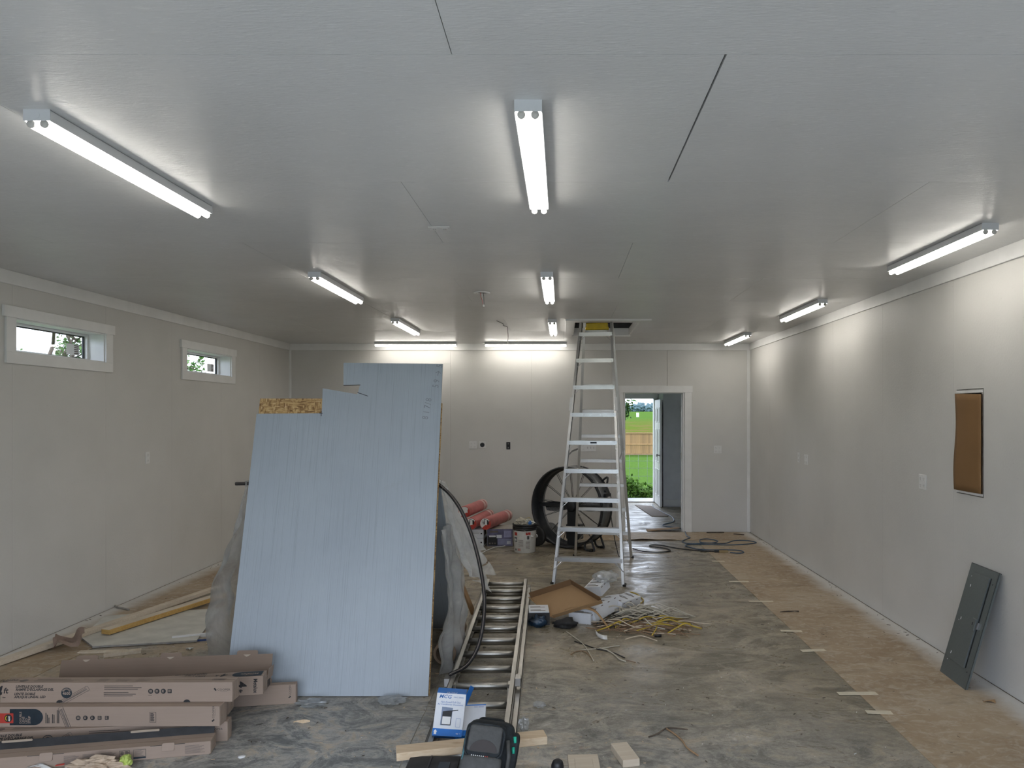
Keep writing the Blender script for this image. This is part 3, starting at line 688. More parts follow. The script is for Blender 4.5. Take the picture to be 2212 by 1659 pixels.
# ---------------------------------------------------------------- floor protection paper and tape
def paper(name, label, poly, group=None, lift=None, z=.0035):
    o = MB().prism(poly, .0002, z).build(name, PAPER); return tag(o, label, 'floor paper', group)
paper('floor_paper', 'wide tan paper runner laid along the windowless wall', [(1.875, 3.0), (XR - .01, 3.0), (XR - .01, YB - .75), (1.885, YB - .75), (1.880, 8.4), (1.888, 6)])
paper('floor_paper', 'narrow dusty paper strip laid along the window wall', [(XL + .01, 3.4), (-3.575, 3.4), (-3.57, 6.2), (-3.565, YB - .05), (XL + .01, YB - .05)])
q = MB()
def fp(u, v):
    x = -.3 + u * 3.12; y = YB - .74 + v * .73
    return V((x, y, .0035 + (.022 * math.exp(-((x - 1.15) / .16) ** 2) + .012 * math.exp(-((x - 1.5) / .1) ** 2)) * max(0, 1 - v * 4)))
tag(q.grid(fp, 60, 12).build('floor_paper', PAPER, None, solid=.0015), 'tan paper strip with curled edge in front of the doorway', 'floor paper')
TAPE = plain('cream_tape', (.68, .62, .49), .5, var=.04)
for i, (px, py) in enumerate(((1547, 1213), (1600, 1257), (1638, 1300), (1712, 1364), (1751, 1406), (1848, 1499), (1893, 1540))):
    p = floor_pt(px, py); w = .075 + .02 * (i % 3)
    o = MB().box(-w - .02 * (i % 2), w, -.026, .026, 0, .0007).build('tape_strip', TAPE); o.location = (1.885, p.y, .0037); o.rotation_euler = (0, 0, rnd.uniform(-.12, .12))
    tag(o, 'cream tape strip on the tan runner edge, %s from the looped blue cord' % ('first', 'second', 'third', 'fourth', 'fifth', 'sixth', 'seventh')[i], 'tape', 'tape strips along the runner edge')

# ---------------------------------------------------------------- tall blue sheet, OSB, second sheet and plastic
PB, PT, ZT = 4.66, 5.23, 2.133       # foot, top in depth; height
up = V((0, PT - PB, ZT)).normalized()
Ms = frame((-2.125, PB, .004), (1, 0, 0), up); LEN = sqrt((PT - PB) ** 2 + ZT ** 2)
def on_sheet(px, py):                # photograph place -> sheet coordinates (across, up)
    k = (PT - PB) / ZT; a = (py - 896) / 1600
    z = (EYE - a * PB) / (1 + a * k); d = PB + k * z
    return ((px - 1215) * d / 1600 + 2.125, z * LEN / ZT)
out = [(0, 0), (1.28, 0)] + [on_sheet(*p) for p in ((957, 787), (742, 785), (742, 833), (778, 832), (772, 853), (697, 840), (695, 894), (554, 895))]
out[2] = (1.28, out[2][1]); out[-1] = (0.005, out[-1][1])
SEDGE = plain('sheet_edge', (.34, .33, .31), .7, var=.1)
t = thing('siding_sheet', 'tall light blue wood-grain siding sheet with stepped cut-outs at its top', 'siding sheet', (-1.48, PB, 0))
Mt = Matrix.Translation((1.48, -PB, 0)) @ Ms
MB().prism(out, -.011, 0, 0, Mt, 1).build('sheet', [SIDING, SEDGE], t)
PENCIL = plain('pencil_mark', (.24, .26, .29), .7, var=.1)
Mp = Mt @ Matrix.Translation((on_sheet(924, 908)[0], on_sheet(924, 908)[1], .0004)) @ Matrix.Rotation(R(82), 4, 'Z')

for w_, x_, y_ in (('8', 0, 0), ('1', .040, 0), ('7', .078, 0), ('/', .108, 0), ('8', .130, 0), ('5', .235, -.03), ('9', .272, -.03), ('\u2192', .318, -.03), ('5', .385, -.03)): text(w_, .062, PENCIL, t, Mp @ Matrix.Translation((x_, y_, 0)), 'pencil_figure', w=.8)
for a, b in (((772, 849), (795, 857)), ((742, 834), (779, 833)), ((690, 894), (697, 894)), ((693.5, 886), (694, 900))):
    p, r_ = on_sheet(*a), on_sheet(*b); dx, dy = r_[0] - p[0], r_[1] - p[1]; l = sqrt(dx * dx + dy * dy); nx_, ny_ = -dy / l * .0022, dx / l * .0022
    printed([(p[0] - nx_, p[1] - ny_), (r_[0] - nx_, r_[1] - ny_), (r_[0] + nx_, r_[1] + ny_), (p[0] + nx_, p[1] + ny_)], INK, t, Mt @ Matrix.Translation((0, 0, .0003)), 'saw_kerf')
zo = on_sheet(600, 861)[1]
t = MB().box(.012, 1.268, 0, zo, -.0245, -.0135, 0, Mt).build('osb_sheet', OSB)
t.location = (-1.48, PB, 0); tag(t, 'raw brown OSB sheet peeking above the stepped blue sheet', 'OSB sheet')
t = MB().box(.02, 1.284, 0, zo * .985, -.038, -.027, 0, Mt).build('osb_sheet', OSB)
t.location = (-1.48, PB, 0); tag(t, 'OSB sheet standing hindmost against the blue sheet, only its edge showing', 'OSB sheet')
# second sheet leaning the other way behind
M2 = frame((0, 0, 0), (1, 0, 0), V((0, 5.11 - 6.15, 1.27)).normalized())
t = MB().box(-.62, .64, 0, 1.635, -.006, .006, 0, M2).build('siding_sheet', SIDING)
t.location = (-1.48, 6.15, .006); tag(t, 'second light blue sheet leaning behind, wrapped in plastic', 'siding sheet')
# plastic film draped over it
def nz(x, y, z=0, s=1.0): return mnoise.noise(V((x * s, y * s, z * s)))
q = MB()
def prof(v):                         # right curtain: outward flare for height fraction v (0 top - 1 bottom)
    return .02 + .22 * math.exp(-((v - .50) / .20) ** 2)
def right_up(u, v):                  # v 0..1 : z 1.33 -> .62
    y = 5.06 + u * (.30 + .42 * v); z = 1.335 - v * (.66 + .05 * sin(u * 5)) - .10 * u * (1 - v)
    x = -.835 + .24 * v ** 1.25 * (1 - .25 * abs(u - .45)) + .030 * sin(u * 17 + v * 3) * (.25 + v) + .02 * nz(u * 5, v * 7, 1)
    return V((x, y, z))
q.grid(right_up, 34, 26)
def right_tip(u, v):                 # the tongue sticking out at the hem
    a = right_up(.15 + .55 * u, 1.0)
    return a + V((.085 * v * (1 - .3 * u) + .012 * sin(u * 14), -.03 * v, -.02 - .05 * v + .035 * sin(u * 8 + v * 3) * v))
q.grid(right_tip, 18, 6)
def right_low(u, v):
    y = 4.98 + u * .62; z = 1.0 - v * .985
    x = -.815 + .03 * sin(v * 3.1) + .030 * sin(u * 19 + v * 4) * (.4 + v) + .05 * nz(u * 4, v * 6, 5) + .05 * u * v + .05 * max(0, v - .85) * 6 * .3
    return V((x, y, z))
q.grid(right_low, 30, 30)
def top_cov(u, v): return V((-2.16 + u * 1.335, 5.06 + v * .36 + .01 * nz(u * 9, v * 5), 1.325 + .03 * sin(v * pi) - .12 * v + .012 * nz(u * 12, v * 6, 3)))
q.grid(top_cov, 36, 8)
def back_cov(u, v): return V((-2.16 + u * 1.335 + .03 * nz(u * 5, v * 4, 8), 5.45 + v * .92 + .03 * sin(u * 23), max(.006, 1.19 - v * 1.18 + .02 * nz(u * 8, v * 8, 4))))
q.grid(back_cov, 36, 20)
def left_cur(u, v):
    y = 5.06 + u * (.36 + .6 * v); z = 1.32 - v * 1.31
    x = -2.155 - .30 * sin(min(v * 1.25, 1) * pi * .5) ** 1.5 * (1 - .35 * max(0, v - .6) / .4) + .035 * sin(u * 15 + v * 5) * (.3 + v) + .06 * nz(u * 5, v * 7, 9)
    return V((x, y, max(z, .006)))
q.grid(left_cur, 26, 30)
tag(q.build('plastic_sheet', FILM), 'translucent plastic sheeting draped behind the tall blue sheet', 'plastic sheet')
# plank and brown paper roll beside
t = MB().bar((-.80, 6.62, .012), (-.98, 6.30, .62), .10, .02, up=(1, 0, .2)).build('wood_plank', PLANK); tag(t, 'narrow brown plank leaning under the plastic beside the extension ladder', 'plank')
q = MB(); q.tube([(-.835, 5.25, .082), (-.845, 5.92, .082)], .08, 28, caps=False); q.tube([(-.835, 5.25, .082), (-.845, 5.92, .082)], .062, 24, caps=False)
for y, x in ((5.25, -.835), (5.92, -.845)):
    q.lathe([(.062, 0), (.08, 0)], 28, M=Matrix.Translation((x, y, .082)) @ Matrix.Rotation(R(90), 4, 'X'))
tag(q.build('paper_roll', m_cardboard('kraft_roll', (.36, .27, .20))), 'roll of brown kraft floor paper lying beside the extension ladder', 'paper roll')
# black flexible tube arching over
pts = catmull([(-2.25, 5.10, 1.300), (-1.9, 5.10, 1.305), (-1.4, 5.10, 1.306), (-.95, 5.10, 1.308), (-.82, 5.08, 1.275), (-.68, 4.98, 1.13), (-.575, 4.93, .88), (-.515, 4.88, .58), (-.53, 4.80, .33), (-.60, 4.72, .19), (-.70, 4.60, .162)], 6)
t = thing('black_tube', 'thin black flexible tube arching out from behind the tall blue sheet', 'tube', (-.8, 5.0, 0))
o = V((.8, -5.0, 0)); MB().tube([p + o for p in pts], .0125, 10).build('tube', BLACK, t); MB().tube([p + o + V((.0, -.012, .006)) for p in pts], .003, 6).build('seam', INKG, t)

# ---------------------------------------------------------------- extension ladder on the floor
t = thing('extension_ladder', 'long aluminium extension ladder lying flat on the floor', 'ladder', (-.508, 5.3, 0), R(1.15))
def rail(x, z0, z1, y0, y1, s):
    q = MB(); q.box(*sorted((x, x + s * .004)), y0, y1, z0, z1); q.box(*sorted((x - s * .026, x + s * .004)), y0, y1, z0, z0 + .005); q.box(*sorted((x - s * .026, x + s * .004)), y0, y1, z1 - .005, z1); return q
for s in (-1, 1):
    rail(s * .232, .001, .074, -2.25, 2.0, s).build('base_rail', ALU2, t); rail(s * .198, .076, .146, -2.1, 2.06, s).build('fly_rail', ALU2, t)
b0 = MB().tube([(-.228, 0, .037), (.228, 0, .037)], .0185, 14).build('base_rung', ALU2, t); b0.location = (0, -1.79, 0)
f0 = MB().tube([(-.196, 0, .111), (.196, 0, .111)], .020, 14).build('fly_rung', ALU2, t); f0.location = (0, -1.98, 0)
for k in range(1, 14):
    c = b0.copy(); col.objects.link(c); c.location = (0, -1.79 + k * .3055, 0)
    if -1.98 + k * .3055 < 2.05: c = f0.copy(); col.objects.link(c); c.location = (0, -1.98 + k * .3055, 0)
for s in (-1, 1):
    q = MB(); q.prism([(-.02, .0), (.07, .0), (.09, .03), (.02, .05), (-.03, .05)], -.007, .007, 0, frame((s * .165, -.77, .085), (0, 1, 0), (0, 0, 1))); q.bar((s * .165, -.78, .10), (s * .165, -.88, .04), .016, .03)
    q.build('rung_lock', ALU2, t); MB().box(*sorted((s * .20, s * .236)), -.74, -.66, .10, .150).build('guide_bracket', STEEL, t, .002)

# things on and by the extension ladder
t = MB().bar((-.79, 3.52, .166), (-.085, 3.70, .166), .089, .038).build('lumber_offcut', LUMBER, None, .002); tag(t, 'pale board laid across the extension ladder', 'board')
BLUE = plain('box_blue', (.005, .16, .56), .42, var=.03); BOXW = plain('box_white', (.72, .74, .78), .4, var=.015); INKB = plain('blue_ink', (.03, .14, .42), .5, var=.05)
def carton_mcg(label, loc, rz, tilt, front=True):
    t = thing('product_box', label, 'box', loc, rz); w, d, h = .15, .085, .205
    Mx = Matrix.Rotation(R(5 if front else 0), 4, 'Y') @ Matrix.Rotation(R(-tilt), 4, 'X')
    MB().box(-w / 2, w / 2, 0, d, 0, h, 0, Mx).build('box_body', BOXW, t, .001)
    F = Mx @ frame((-w / 2, -.0002, 0), (1, 0, 0), (0, 0, 1))
    printed([(0, 0), (w, 0), (w, .034), (0, .034)], BLUE, t, F, 'blue_band')
    MB().box(-w / 2, w / 2, 0, d, -.0008, -.0002, 0, Mx).build('bottom_flap', BLUE, t)
    F2 = F @ Matrix.Translation((0, 0, .0006))
    if front:
        text('MCG', .026, INKB, t, F2 @ Matrix.Translation((.012, .180, 0)), shear=.25, w=1.1, bold=.0002); text('MAC SERIES', .010, INKB, t, F2 @ Matrix.Translation((.088, .184, 0)))
        text('Non-Fused Pull Out', .0125, INKB, t, F2 @ Matrix.Translation((.075, .158, 0)), align='CENTER'); text('Air Conditioner Disconnect', .0115, INKB, t, F2 @ Matrix.Translation((.075, .147, 0)), align='CENTER')
        g = plain('pic_grey', (.22, .27, .38), .5); printed([(.034, .050), (.088, .050), (.09, .135), (.034, .138)], g, t, F2, 'picture_case'); printed([(.040, .052), (.086, .052), (.088, .118), (.118, .124), (.118, .128), (.04, .116)], INK, t, F2 @ Matrix.Translation((0, 0, .0004)), 'picture_shadow'); printed([(.042, .055), (.083, .055), (.084, .092), (.042, .092)], WHITE, t, F2 @ Matrix.Translation((0, 0, .0008)), 'picture_label')
        q = MB()
        for r in rects_minus(.112, .135, .045, .086, [(.113, .134, .046, .085)]): q.box(r[0], r[1], r[2], r[3], 0, .0003, 0, F2)
        q.build('icon_frame', INKB, t); text('qty: 1', .010, WHITE, t, F2 @ Matrix.Translation((.118, .012, .0002)))
        printed([(.008, .006), (.020, .006), (.020, .018), (.024, .018), (.014, .029), (.004, .018), (.008, .018)], WHITE, t, F2, 'house_mark')
        lid = MB().bar((0, .001, h), (0, .060, h + .035), w, .0012, 0, up=(0, 0, 1)).build('lid_flap', BLUE, t); lid.matrix_local = Mx
        text('MCG', .022, WHITE, t, Mx @ frame((.03, .012, h + .0085), (-1, 0, 0), (0, -.86, -.51)), shear=.25, w=1.1)
        sf = MB().prism([(0, -.05), (.075, -.05), (.07, .05), (.005, .05)], -.0006, .0006, 0, Mx @ frame((w / 2, .0, h), (.25, .95, .0), (.35, 0, .9))).build('side_flap', BLUE, t)
    else:
        text('MAC SERIES', .010, INKB, t, F2 @ Matrix.Translation((.088, .184, 0))); printed([(0, .198), (w, .198), (w, .205), (0, .205)], BLUE, t, F2, 'blue_band')
    return t
carton_mcg('white and blue product box with open lid on the extension ladder', (-.585, 3.745, .150), R(3), 30)
carton_mcg('second white product box tucked behind the backpack on the ladder', (-.470, 3.76, .147), R(4), 66, False)
t = thing('tool_case', 'black plastic tool case lying under the board on the ladder', 'tool case', (-.62, 3.42, .147))
MB().box(-.10, .14, -.12, .09, 0, .012).build('case_body', BLACKM, t, .004); MB().box(-.0, .008, -.11, .08, .012, .018).build('rib', BLACK, t); MB().box(.05, .10, -.05, .02, .012, .016).build('label_patch', INKNAVY, t)
# backpack
t = thing('tool_backpack', 'black and grey tool backpack lying on the extension ladder', 'backpack', (-.375, 3.36, .148), R(6))
PACK = plain('backpack_fabric', (.010, .014, .017), .75, var=.25, scale=60, bump=.2); PACKG = plain('backpack_grey_mesh', (.055, .055, .052), .6, var=.12, scale=40, bump=.15); TEAL = plain('teal_trim', (.012, .11, .13), .5, var=.1); GREEN = plain('green_pull', (.02, .42, .28), .45)
def pillow(w, d, h, n=16, e=.45):
    def se(c, k): return math.copysign(abs(c) ** k, c)
    vs = []; fs = []
    for j in range(n + 1):
        a = -pi / 2 + pi * j / n
        for i in range(2 * n):
            b = 2 * pi * i / (2 * n); vs.append(V((w / 2 * se(cos(a), e) * se(cos(b), e), d / 2 * se(cos(a), e) * se(sin(b), e), h / 2 * se(sin(a), e))))
    for j in range(n):
        for i in range(2 * n): fs.append((j * 2 * n + i, j * 2 * n + (i + 1) % (2 * n), (j + 1) * 2 * n + (i + 1) % (2 * n), (j + 1) * 2 * n + i))
    return vs, fs
Mb = Matrix.Diagonal((1, .95, .88, 1)) @ Matrix.Rotation(R(-22), 4, 'X') @ Matrix.Rotation(R(10), 4, 'Y')
def pil(n, c, s, m, e=.4, par=t):
    a, f = pillow(*s, 14, e); return MB().add([Mb @ (v + V(c)) for v in a], f, 0, True).build(n, m, par)
pil('main_body', (.02, .06, .135), (.225, .15, .235), PACK); pil('side_pocket', (.128, .06, .115), (.062, .14, .185), PACK); pil('front_pocket', (-.005, -.025, .150), (.185, .06, .175), PACK, .3)
pil('mesh_window', (-.005, -.046, .165), (.152, .036, .128), PACKG, .2); printed([(-.005 + .062 * cos(a_), .082 + .055 * sin(a_)) for a_ in [pi * k / 14 for k in range(15)]], plain('brown_patch', (.030, .022, .020), .6), t, Mb @ frame((0, -.0655, .024), (1, 0, 0), (0, 0, 1)), 'shield_patch', .003); pil('lower_pocket', (-.005, -.03, .045), (.19, .07, .085), PACKG, .35)
MB().tube([Mb @ V((-.005 + a_, -.054, b_)) for a_, b_ in rrect(-.086, .086, .072, .232, .045, 6)], .0065, 8, closed=True).build('piping', PACK, t)
MB().tube([Mb @ V(p) for p in ((.10, -.045, .17), (.115, -.052, .10), (.118, -.05, .02))], .010, 8).build('strap', PACKG, t)
for k in range(2): MB().tube([Mb @ V((.130, -.012, .190 - .05 * k)), Mb @ V((.136, -.014, .160 - .05 * k))], [.008, .006], 8).build('zipper_pull', GREEN, t)
MB().tube(catmull([Mb @ V(p) for p in ((-.04, .10, .235), (-.03, .10, .252), (.06, .10, .252), (.07, .10, .235))], 5), .009, 8).build('carry_handle', PACK, t)
MB().box(.10, .125, -.062, -.050, .005, .03, 0, Mb).build('red_tag', RED, t); MB().box(-.095, -.088, -.06, -.02, .06, .17, 0, Mb).build('teal_edge', TEAL, t)
for k in range(9): MB().box(-.055 + k * .009, -.051 + k * .009, -.0665, -.064, .083, .087, 0, Mb).build('stitched_lettering', WHITE if k < 7 else RED, t)
# drill
t = thing('cordless_drill', 'teal and black cordless drill standing on the floor', 'drill', (-.035, 3.42, 0), R(20)); TEALB = plain('teal_body', (.008, .13, .16), .45, var=.06)
Md = Matrix.Rotation(R(12), 4, 'X')
MB().lathe([(0, .205), (.014, .203), (.024, .194), (.0285, .178), (.029, .150), (.024, .146)], 20, M=Md).build('chuck', BLACK, t)
MB().lathe([(.024, .152), (.033, .148), (.036, .13), (.036, .05), (.028, .035), (0, .034)], 20, M=Md).build('motor_housing', TEALB, t)
MB().bar((0, -.03, .06), (0, -.15, .05), .034, .045).build('handle', TEALB, t, .008, 2); MB().bar((0, -.155, .004), (0, -.155, .092), .065, .075).build('battery', BLACK, t, .006, 2); MB().box(-.006, .006, -.055, -.030, .085, .105, 0, Md).build('trigger', BLACK, t)
for k in range(3): MB().lathe([(.0288, .152 + .010 * k), (.0298, .155 + .010 * k), (.0288, .158 + .010 * k)], 20, M=Md).build('grip_ring', BLACKM, t)
# blocks of wood
def block(label, c, L, w, h, rz, mat=LUMBERW, z=0):
    o = MB().box(-w / 2, w / 2, -L / 2, L / 2, 0, h).build('wood_block', mat, None, .002); o.location = (c[0], c[1], z); o.rotation_euler = (0, 0, rz); return tag(o, label, 'wood block', None)
block('thick pale lumber offcut lying farthest from the drill', (.323, 3.83), .20, .09, .038, R(14))
block('wide pale block with routed rounded panel, next to the drill', (.108, 3.67), .25, .155, .036, R(2))
o = MB().prism(rrect(-.045, .045, -.11, .085, .02), .0361, .040).build('raised_panel', LUMBERW, bpy.data.objects['wood_block.001'], .0015)
block('thin pale offcut between two thicker blocks', (.245, 3.60), .17, .11, .019, R(38))

# ---------------------------------------------------------------- LED light cartons
CL, CF, CD = 1.25, .107, .068
def carton(label, right, rz, z, stand=True, L=CL, f=CF, d=CD, name='light_carton', mat=CARD):
    """right = front bottom right corner; local x runs left from it (negative)"""
    t = thing(name, label, 'carton', (right[0], right[1], z), rz, 'emptied LED light cartons')
    h, dp = (f, d) if stand else (d, f)
    b = MB().box(-L, 0, 0, dp, 0, h).build('box_body', mat, t, .0015)
    MB().box(-L + .002, -.002, dp * .48, dp * .52, h, h + .0006).build('seam_tape', CARDIN, t)
    for k in range(3): MB().box(.0002, .0014, dp * (.06 + .33 * k), dp * (.28 + .33 * k), h * .08, h * .92).build('end_flap', CARD, t)
    t['h'] = h; t['d'] = dp
    return t
def Ff(x, z): return frame((x, -.0003, z), (1, 0, 0), (0, 0, 1))               # front face, upright writing
def Ft(t, x, y): return frame((x, y, t['h'] + .0008), (1, 0, 0), (0, 1, 0))     # top face
def lines(par, M, x, y, n, w, dy, m=INK, h=.0026, name='printed_line'):
    for k in range(n): ww = w * (.7 + .3 * ((k * 37 % 10) / 10)); printed([(x, y - k * dy), (x + ww, y - k * dy), (x + ww, y - k * dy + h), (x, y - k * dy + h)], m, par, M, name)
def icons(par, M, x, z, n=4, r=.010, step=.027):
    for k in range(n):
        printed(disc(x + k * step, z, r) if k < 3 else rrect(x + k * step - r * .8, x + k * step + r * .8, z - r * .8, z + r * .8, .002), INK, par, M, 'icon')
        for dz in (.30, -.05, -.40): printed([(x + k * step - r * .55, z + r * dz), (x + k * step + r * (.55 - .2 * k % .5), z + r * dz), (x + k * step + r * (.55 - .2 * k % .5), z + r * (dz + .16)), (x + k * step - r * .55, z + r * (dz + .16))], INKT, par, M @ Matrix.Translation((0, 0, .0004)), 'icon_mark')
def lamp_pic(par, M, x, z, L=.16, a=30, s=1):
    Mq = M @ Matrix.Translation((x, z, .0002)) @ Matrix.Rotation(R(a), 4, 'Z')
    for dy, hh, m in ((0, .0016, INK), (.008, .007, INKG), (.018, .0016, INK), (.025, .0016, INK)): printed([(-L, dy * s), (0, dy * s), (0, (dy + hh) * s), (-L, (dy + hh) * s)], m, par, Mq, 'lamp_picture')
    printed([(0, -.003), (.014, .0), (.014, .024), (0, .030)], INKG, par, Mq @ Matrix.Translation((0, 0, .0003)), 'lamp_picture'); printed([(.002, .0), (.012, .002), (.012, .022), (.002, .026)], CARD, par, Mq @ Matrix.Translation((0, 0, .0006)), 'lamp_picture')
def cooper(par, M, x, z, s=.013, rot=0):
    Mq = M @ Matrix.Translation((x, z, 0)) @ Matrix.Rotation(rot, 4, 'Z')
    text('COOPER', s, INK, par, Mq @ Matrix.Translation((s * 1.2, 0, 0)), w=1.15); printed(disc(s * .35, s * .62, s * .30, 12), INK, par, Mq, 'maker_mark'); printed(disc(s * .68, s * .22, s * .30, 12), INK, par, Mq, 'maker_mark')
    lines(par, Mq, s * 2.2, -s * .32, 1, s * 3.5, .01, INKG, .0012)
def face_fr(t, x0, L=CL):             # the French / Spanish printed face
    F = lambda a, b: Ff(x0 + a, b)
    printed([(-.10, .006), (-.02, .006)] + [(-.02 + .043 * sin(u), .052 - .046 * cos(u)) for u in [pi * k / 14 for k in range(1, 14)]] + [(-.02, .098), (-.10, .098)], INKNAVY, t, F(.005, 0), 'dark_label')
    text('4', .092, INK, t, F(.055, .026), shear=.28, bold=.0026, w=.95); text('ft', .042, INK, t, F(.112, .052), shear=.2, bold=.001); text('1.2m', .010, INK, t, F(.104, .026), bold=.0004)
    text('LENTILLE DOUBLE\nRAMPE D\u2019\u00c9CLAIRAGE DEL', .0178, INK, t, F(.178, .082), shear=.25, bold=.0007); text('LENTE DOBLE\nAPLIQUE LINEAL LED', .0178, INK, t, F(.170, .042), shear=.25, bold=.0007)
    printed([(c[0], c[1]) for c in disc(.452, .052, .029, 28)], INKNAVY, t, F(0, 0), 'lumen_badge'); text('4600', .021, INKT, t, frame((x0 + .452, -.0012, .043), (1, 0, 0), (0, 0, 1)), align='CENTER', bold=.0005)
    for k in range(9):
        a = R(25 + 16.2 * k); p = (.452 + .014 * cos(a), .056 + .014 * sin(a)); r_ = (.452 + .025 * cos(a), .056 + .021 * sin(a)); n_ = (-sin(a) * .0012, cos(a) * .0012)
        printed([(p[0] - n_[0], p[1] - n_[1]), (r_[0] - n_[0] * 1.6, r_[1] - n_[1] * 1.6), (r_[0] + n_[0] * 1.6, r_[1] + n_[1] * 1.6), (p[0] + n_[0], p[1] + n_[1])], INKT, t, frame((x0, -.0012, 0), (1, 0, 0), (0, 0, 1)), 'badge_ray')
    lamp_pic(t, F(0, 0), .565, .062, .17, 29)
    lines(t, F(0, 0), .655, .088, 3, .22, .009); lines(t, F(0, 0), .652, .052, 3, .19, .009)
    icons(t, F(0, 0), .905, .060, 4, .0135, .034); lines(t, F(0, 0), .892, .038, 1, .028, .01, INK, .0015); cooper(t, F(0, 0), 1.245, .062, .0155)
def top_en(t, x0):
    text('DOUBLE LENS\nLED STRIP', .022, INK, t, Ft(t, x0 + .02, .036), shear=.2, bold=.0006); printed([(.20 + .022 * cos(2 * pi * k / 20), .034 + .018 * sin(2 * pi * k / 20)) for k in range(20)], INKG, t, Ft(t, x0, 0), 'lumen_badge')
    lines(t, Ft(t, x0, 0), .26, .052, 3, .26, .014, INKG); lines(t, Ft(t, x0, 0), .60, .050, 4, .07, .010, INKG); lines(t, Ft(t, x0, 0), .70, .050, 4, .09, .010, INKG); lines(t, Ft(t, x0, 0), .81, .050, 4, .09, .010, INKG)

# 1 open carton in front, raised flap coloured black for the shadowed interior
t = carton('opened long carton lying flat in front of the others, LED panel print on its side', (-1.84, 3.875), R(11.5), 0, False)
fl_ = MB().bar((-CL / 2, .1075, .066), (-CL / 2, .122, .104), CL - .02, .0025, 0, up=(0, -1, 0)).build('shadow_flap', BLACKM, t)
for x in (-1.02, -.42): MB().prism(rrect(x, x + .14, 0, .012, .005), -.001, .002, 0, frame((0, .113, .099), (1, 0, 0), (0, -.3, .95))).build('locking_tab', CARDPALE, t)
for x in (-.80, -.235):
    MB().prism(rrect(x, x + .06, -.012, .028, .006), 0, .0035, 0, frame((0, -.002, .048), (1, 0, 0), (0, .25, .95))).build('tuck_tab', CARD, t, .001)
    for a, b in ((x - .055, x), (x + .06, x + .11)): printed([(a, 0), (b, 0), (b, .0025), (a, .0025)], INK, t, Ff(0, .0655), 'slit')
for k in range(3): lines(t, Ff(0, 0), -.69 + .085 * k, .05, 9, .075, .0052, INKG, .002)
q = MB()
for r in rects_minus(-.435, -.387, .008, .056, [(-.4335, -.3885, .0095, .0545)]): q.box(r[0], r[1], r[2], r[3], 0, .0004, 0, Ff(0, 0))
q.build('led_panel_frame', INK, t); text('LED', .017, INK, t, Ff(-.393, .026) @ Matrix.Rotation(pi, 4, 'Z'), bold=.0005); lines(t, Ff(0, 0), -.43, .048, 3, .018, .006, INK, .003); lines(t, Ff(0, 0), -.408, .048, 3, .018, .006, INK, .003)
printed([(-.37, .008), (-.31, .008), (-.31, .056), (-.37, .056)], INKG, t, Ff(0, 0), 'spec_panel'); printed([(-.367, .020), (-.313, .020), (-.313, .053), (-.367, .053)], CARD, t, frame((0, -.0009, 0), (1, 0, 0), (0, 0, 1)), 'spec_panel'); lines(t, frame((0, -.0014, 0), (1, 0, 0), (0, 0, 1)), -.363, .047, 5, .045, .006, INKG, .002); printed([(-.369, .009), (-.311, .009), (-.311, .017), (-.369, .017)], INKNAVY, t, frame((0, -.0009, 0), (1, 0, 0), (0, 0, 1)), 'spec_panel')
lines(t, Ff(0, 0), -.125, .052, 8, .10, .0055, INKG, .002)
# 2 bottom standing carton
t = carton('long carton at the bottom of the stack, mostly hidden behind the opened one', (-1.822, 4.03), R(7), 0)
face_fr(t, -1.36); top_en(t, -1.36)
# 3 middle carton with the dark arched label
t = carton('long carton in mid-stack with dark arched label and red sticker', (-1.834, 3.962), R(.5), .1085, True, d=.085)
F0 = Ff(0, 0)
printed([(-1.115, .010), (-.985, .010)] + [(-.985 + .046 * sin(u), .053 - .043 * cos(u)) for u in [pi * k / 14 for k in range(1, 14)]] + [(-.985, .096), (-1.115, .096)], INKNAVY, t, F0, 'dark_label')
text('DOUBLE\nLENS\nLED\nSTRIP', .0165, INKT, t, frame((-1.052, -.0012, .019), (0, 0, 1), (-1, 0, 0)), bold=.0002)
printed(rrect(-1.205, -1.095, .022, .074, .003), RED, t, frame((0, -.0013, 0), (1, 0, 0), (0, 0, 1)), 'red_sticker'); printed(disc(-1.122, .048, .021), INK, t, frame((0, -.0018, 0), (1, 0, 0), (0, 0, 1)), 'sticker_badge')
text('4600', .014, WHITE, t, frame((-1.112, -.0024, .032), (0, 0, 1), (-1, 0, 0)), bold=.0004)
for k in range(5): a = R(120 + 30 * k); printed(disc(-1.124 + .012 * cos(a), .048 + .012 * sin(a), .0028, 8), YELLOW, t, frame((0, -.0023, 0), (1, 0, 0), (0, 0, 1)), 'badge_ray')
for k, (x, h_) in enumerate(((-.925, .055), (-.917, .045), (-.909, .03), (-.89, .048), (-.882, .045), (-.865, .07), (-.857, .07))): printed([(x, .02), (x + .004, .02), (x + .004, .02 + h_), (x, .02 + h_)], INK, t, F0, 'printed_line')
lamp_pic(t, F0, -.83, .098, .11, 112); icons(t, F0, -.752, .048, 5, .0125, .038)
q = MB()
for r in rects_minus(-.372, -.338, .022, .078, [(-.3705, -.3395, .0235, .0765)]): q.box(r[0], r[1], r[2], r[3], 0, .0004, 0, F0)
q.build('barcode_frame', INK, t); lines(t, F0, -.368, .068, 9, .022, .0048, INK, .003, 'barcode_bar'); cooper(t, F0, -.028, .024, .0150, R(90))
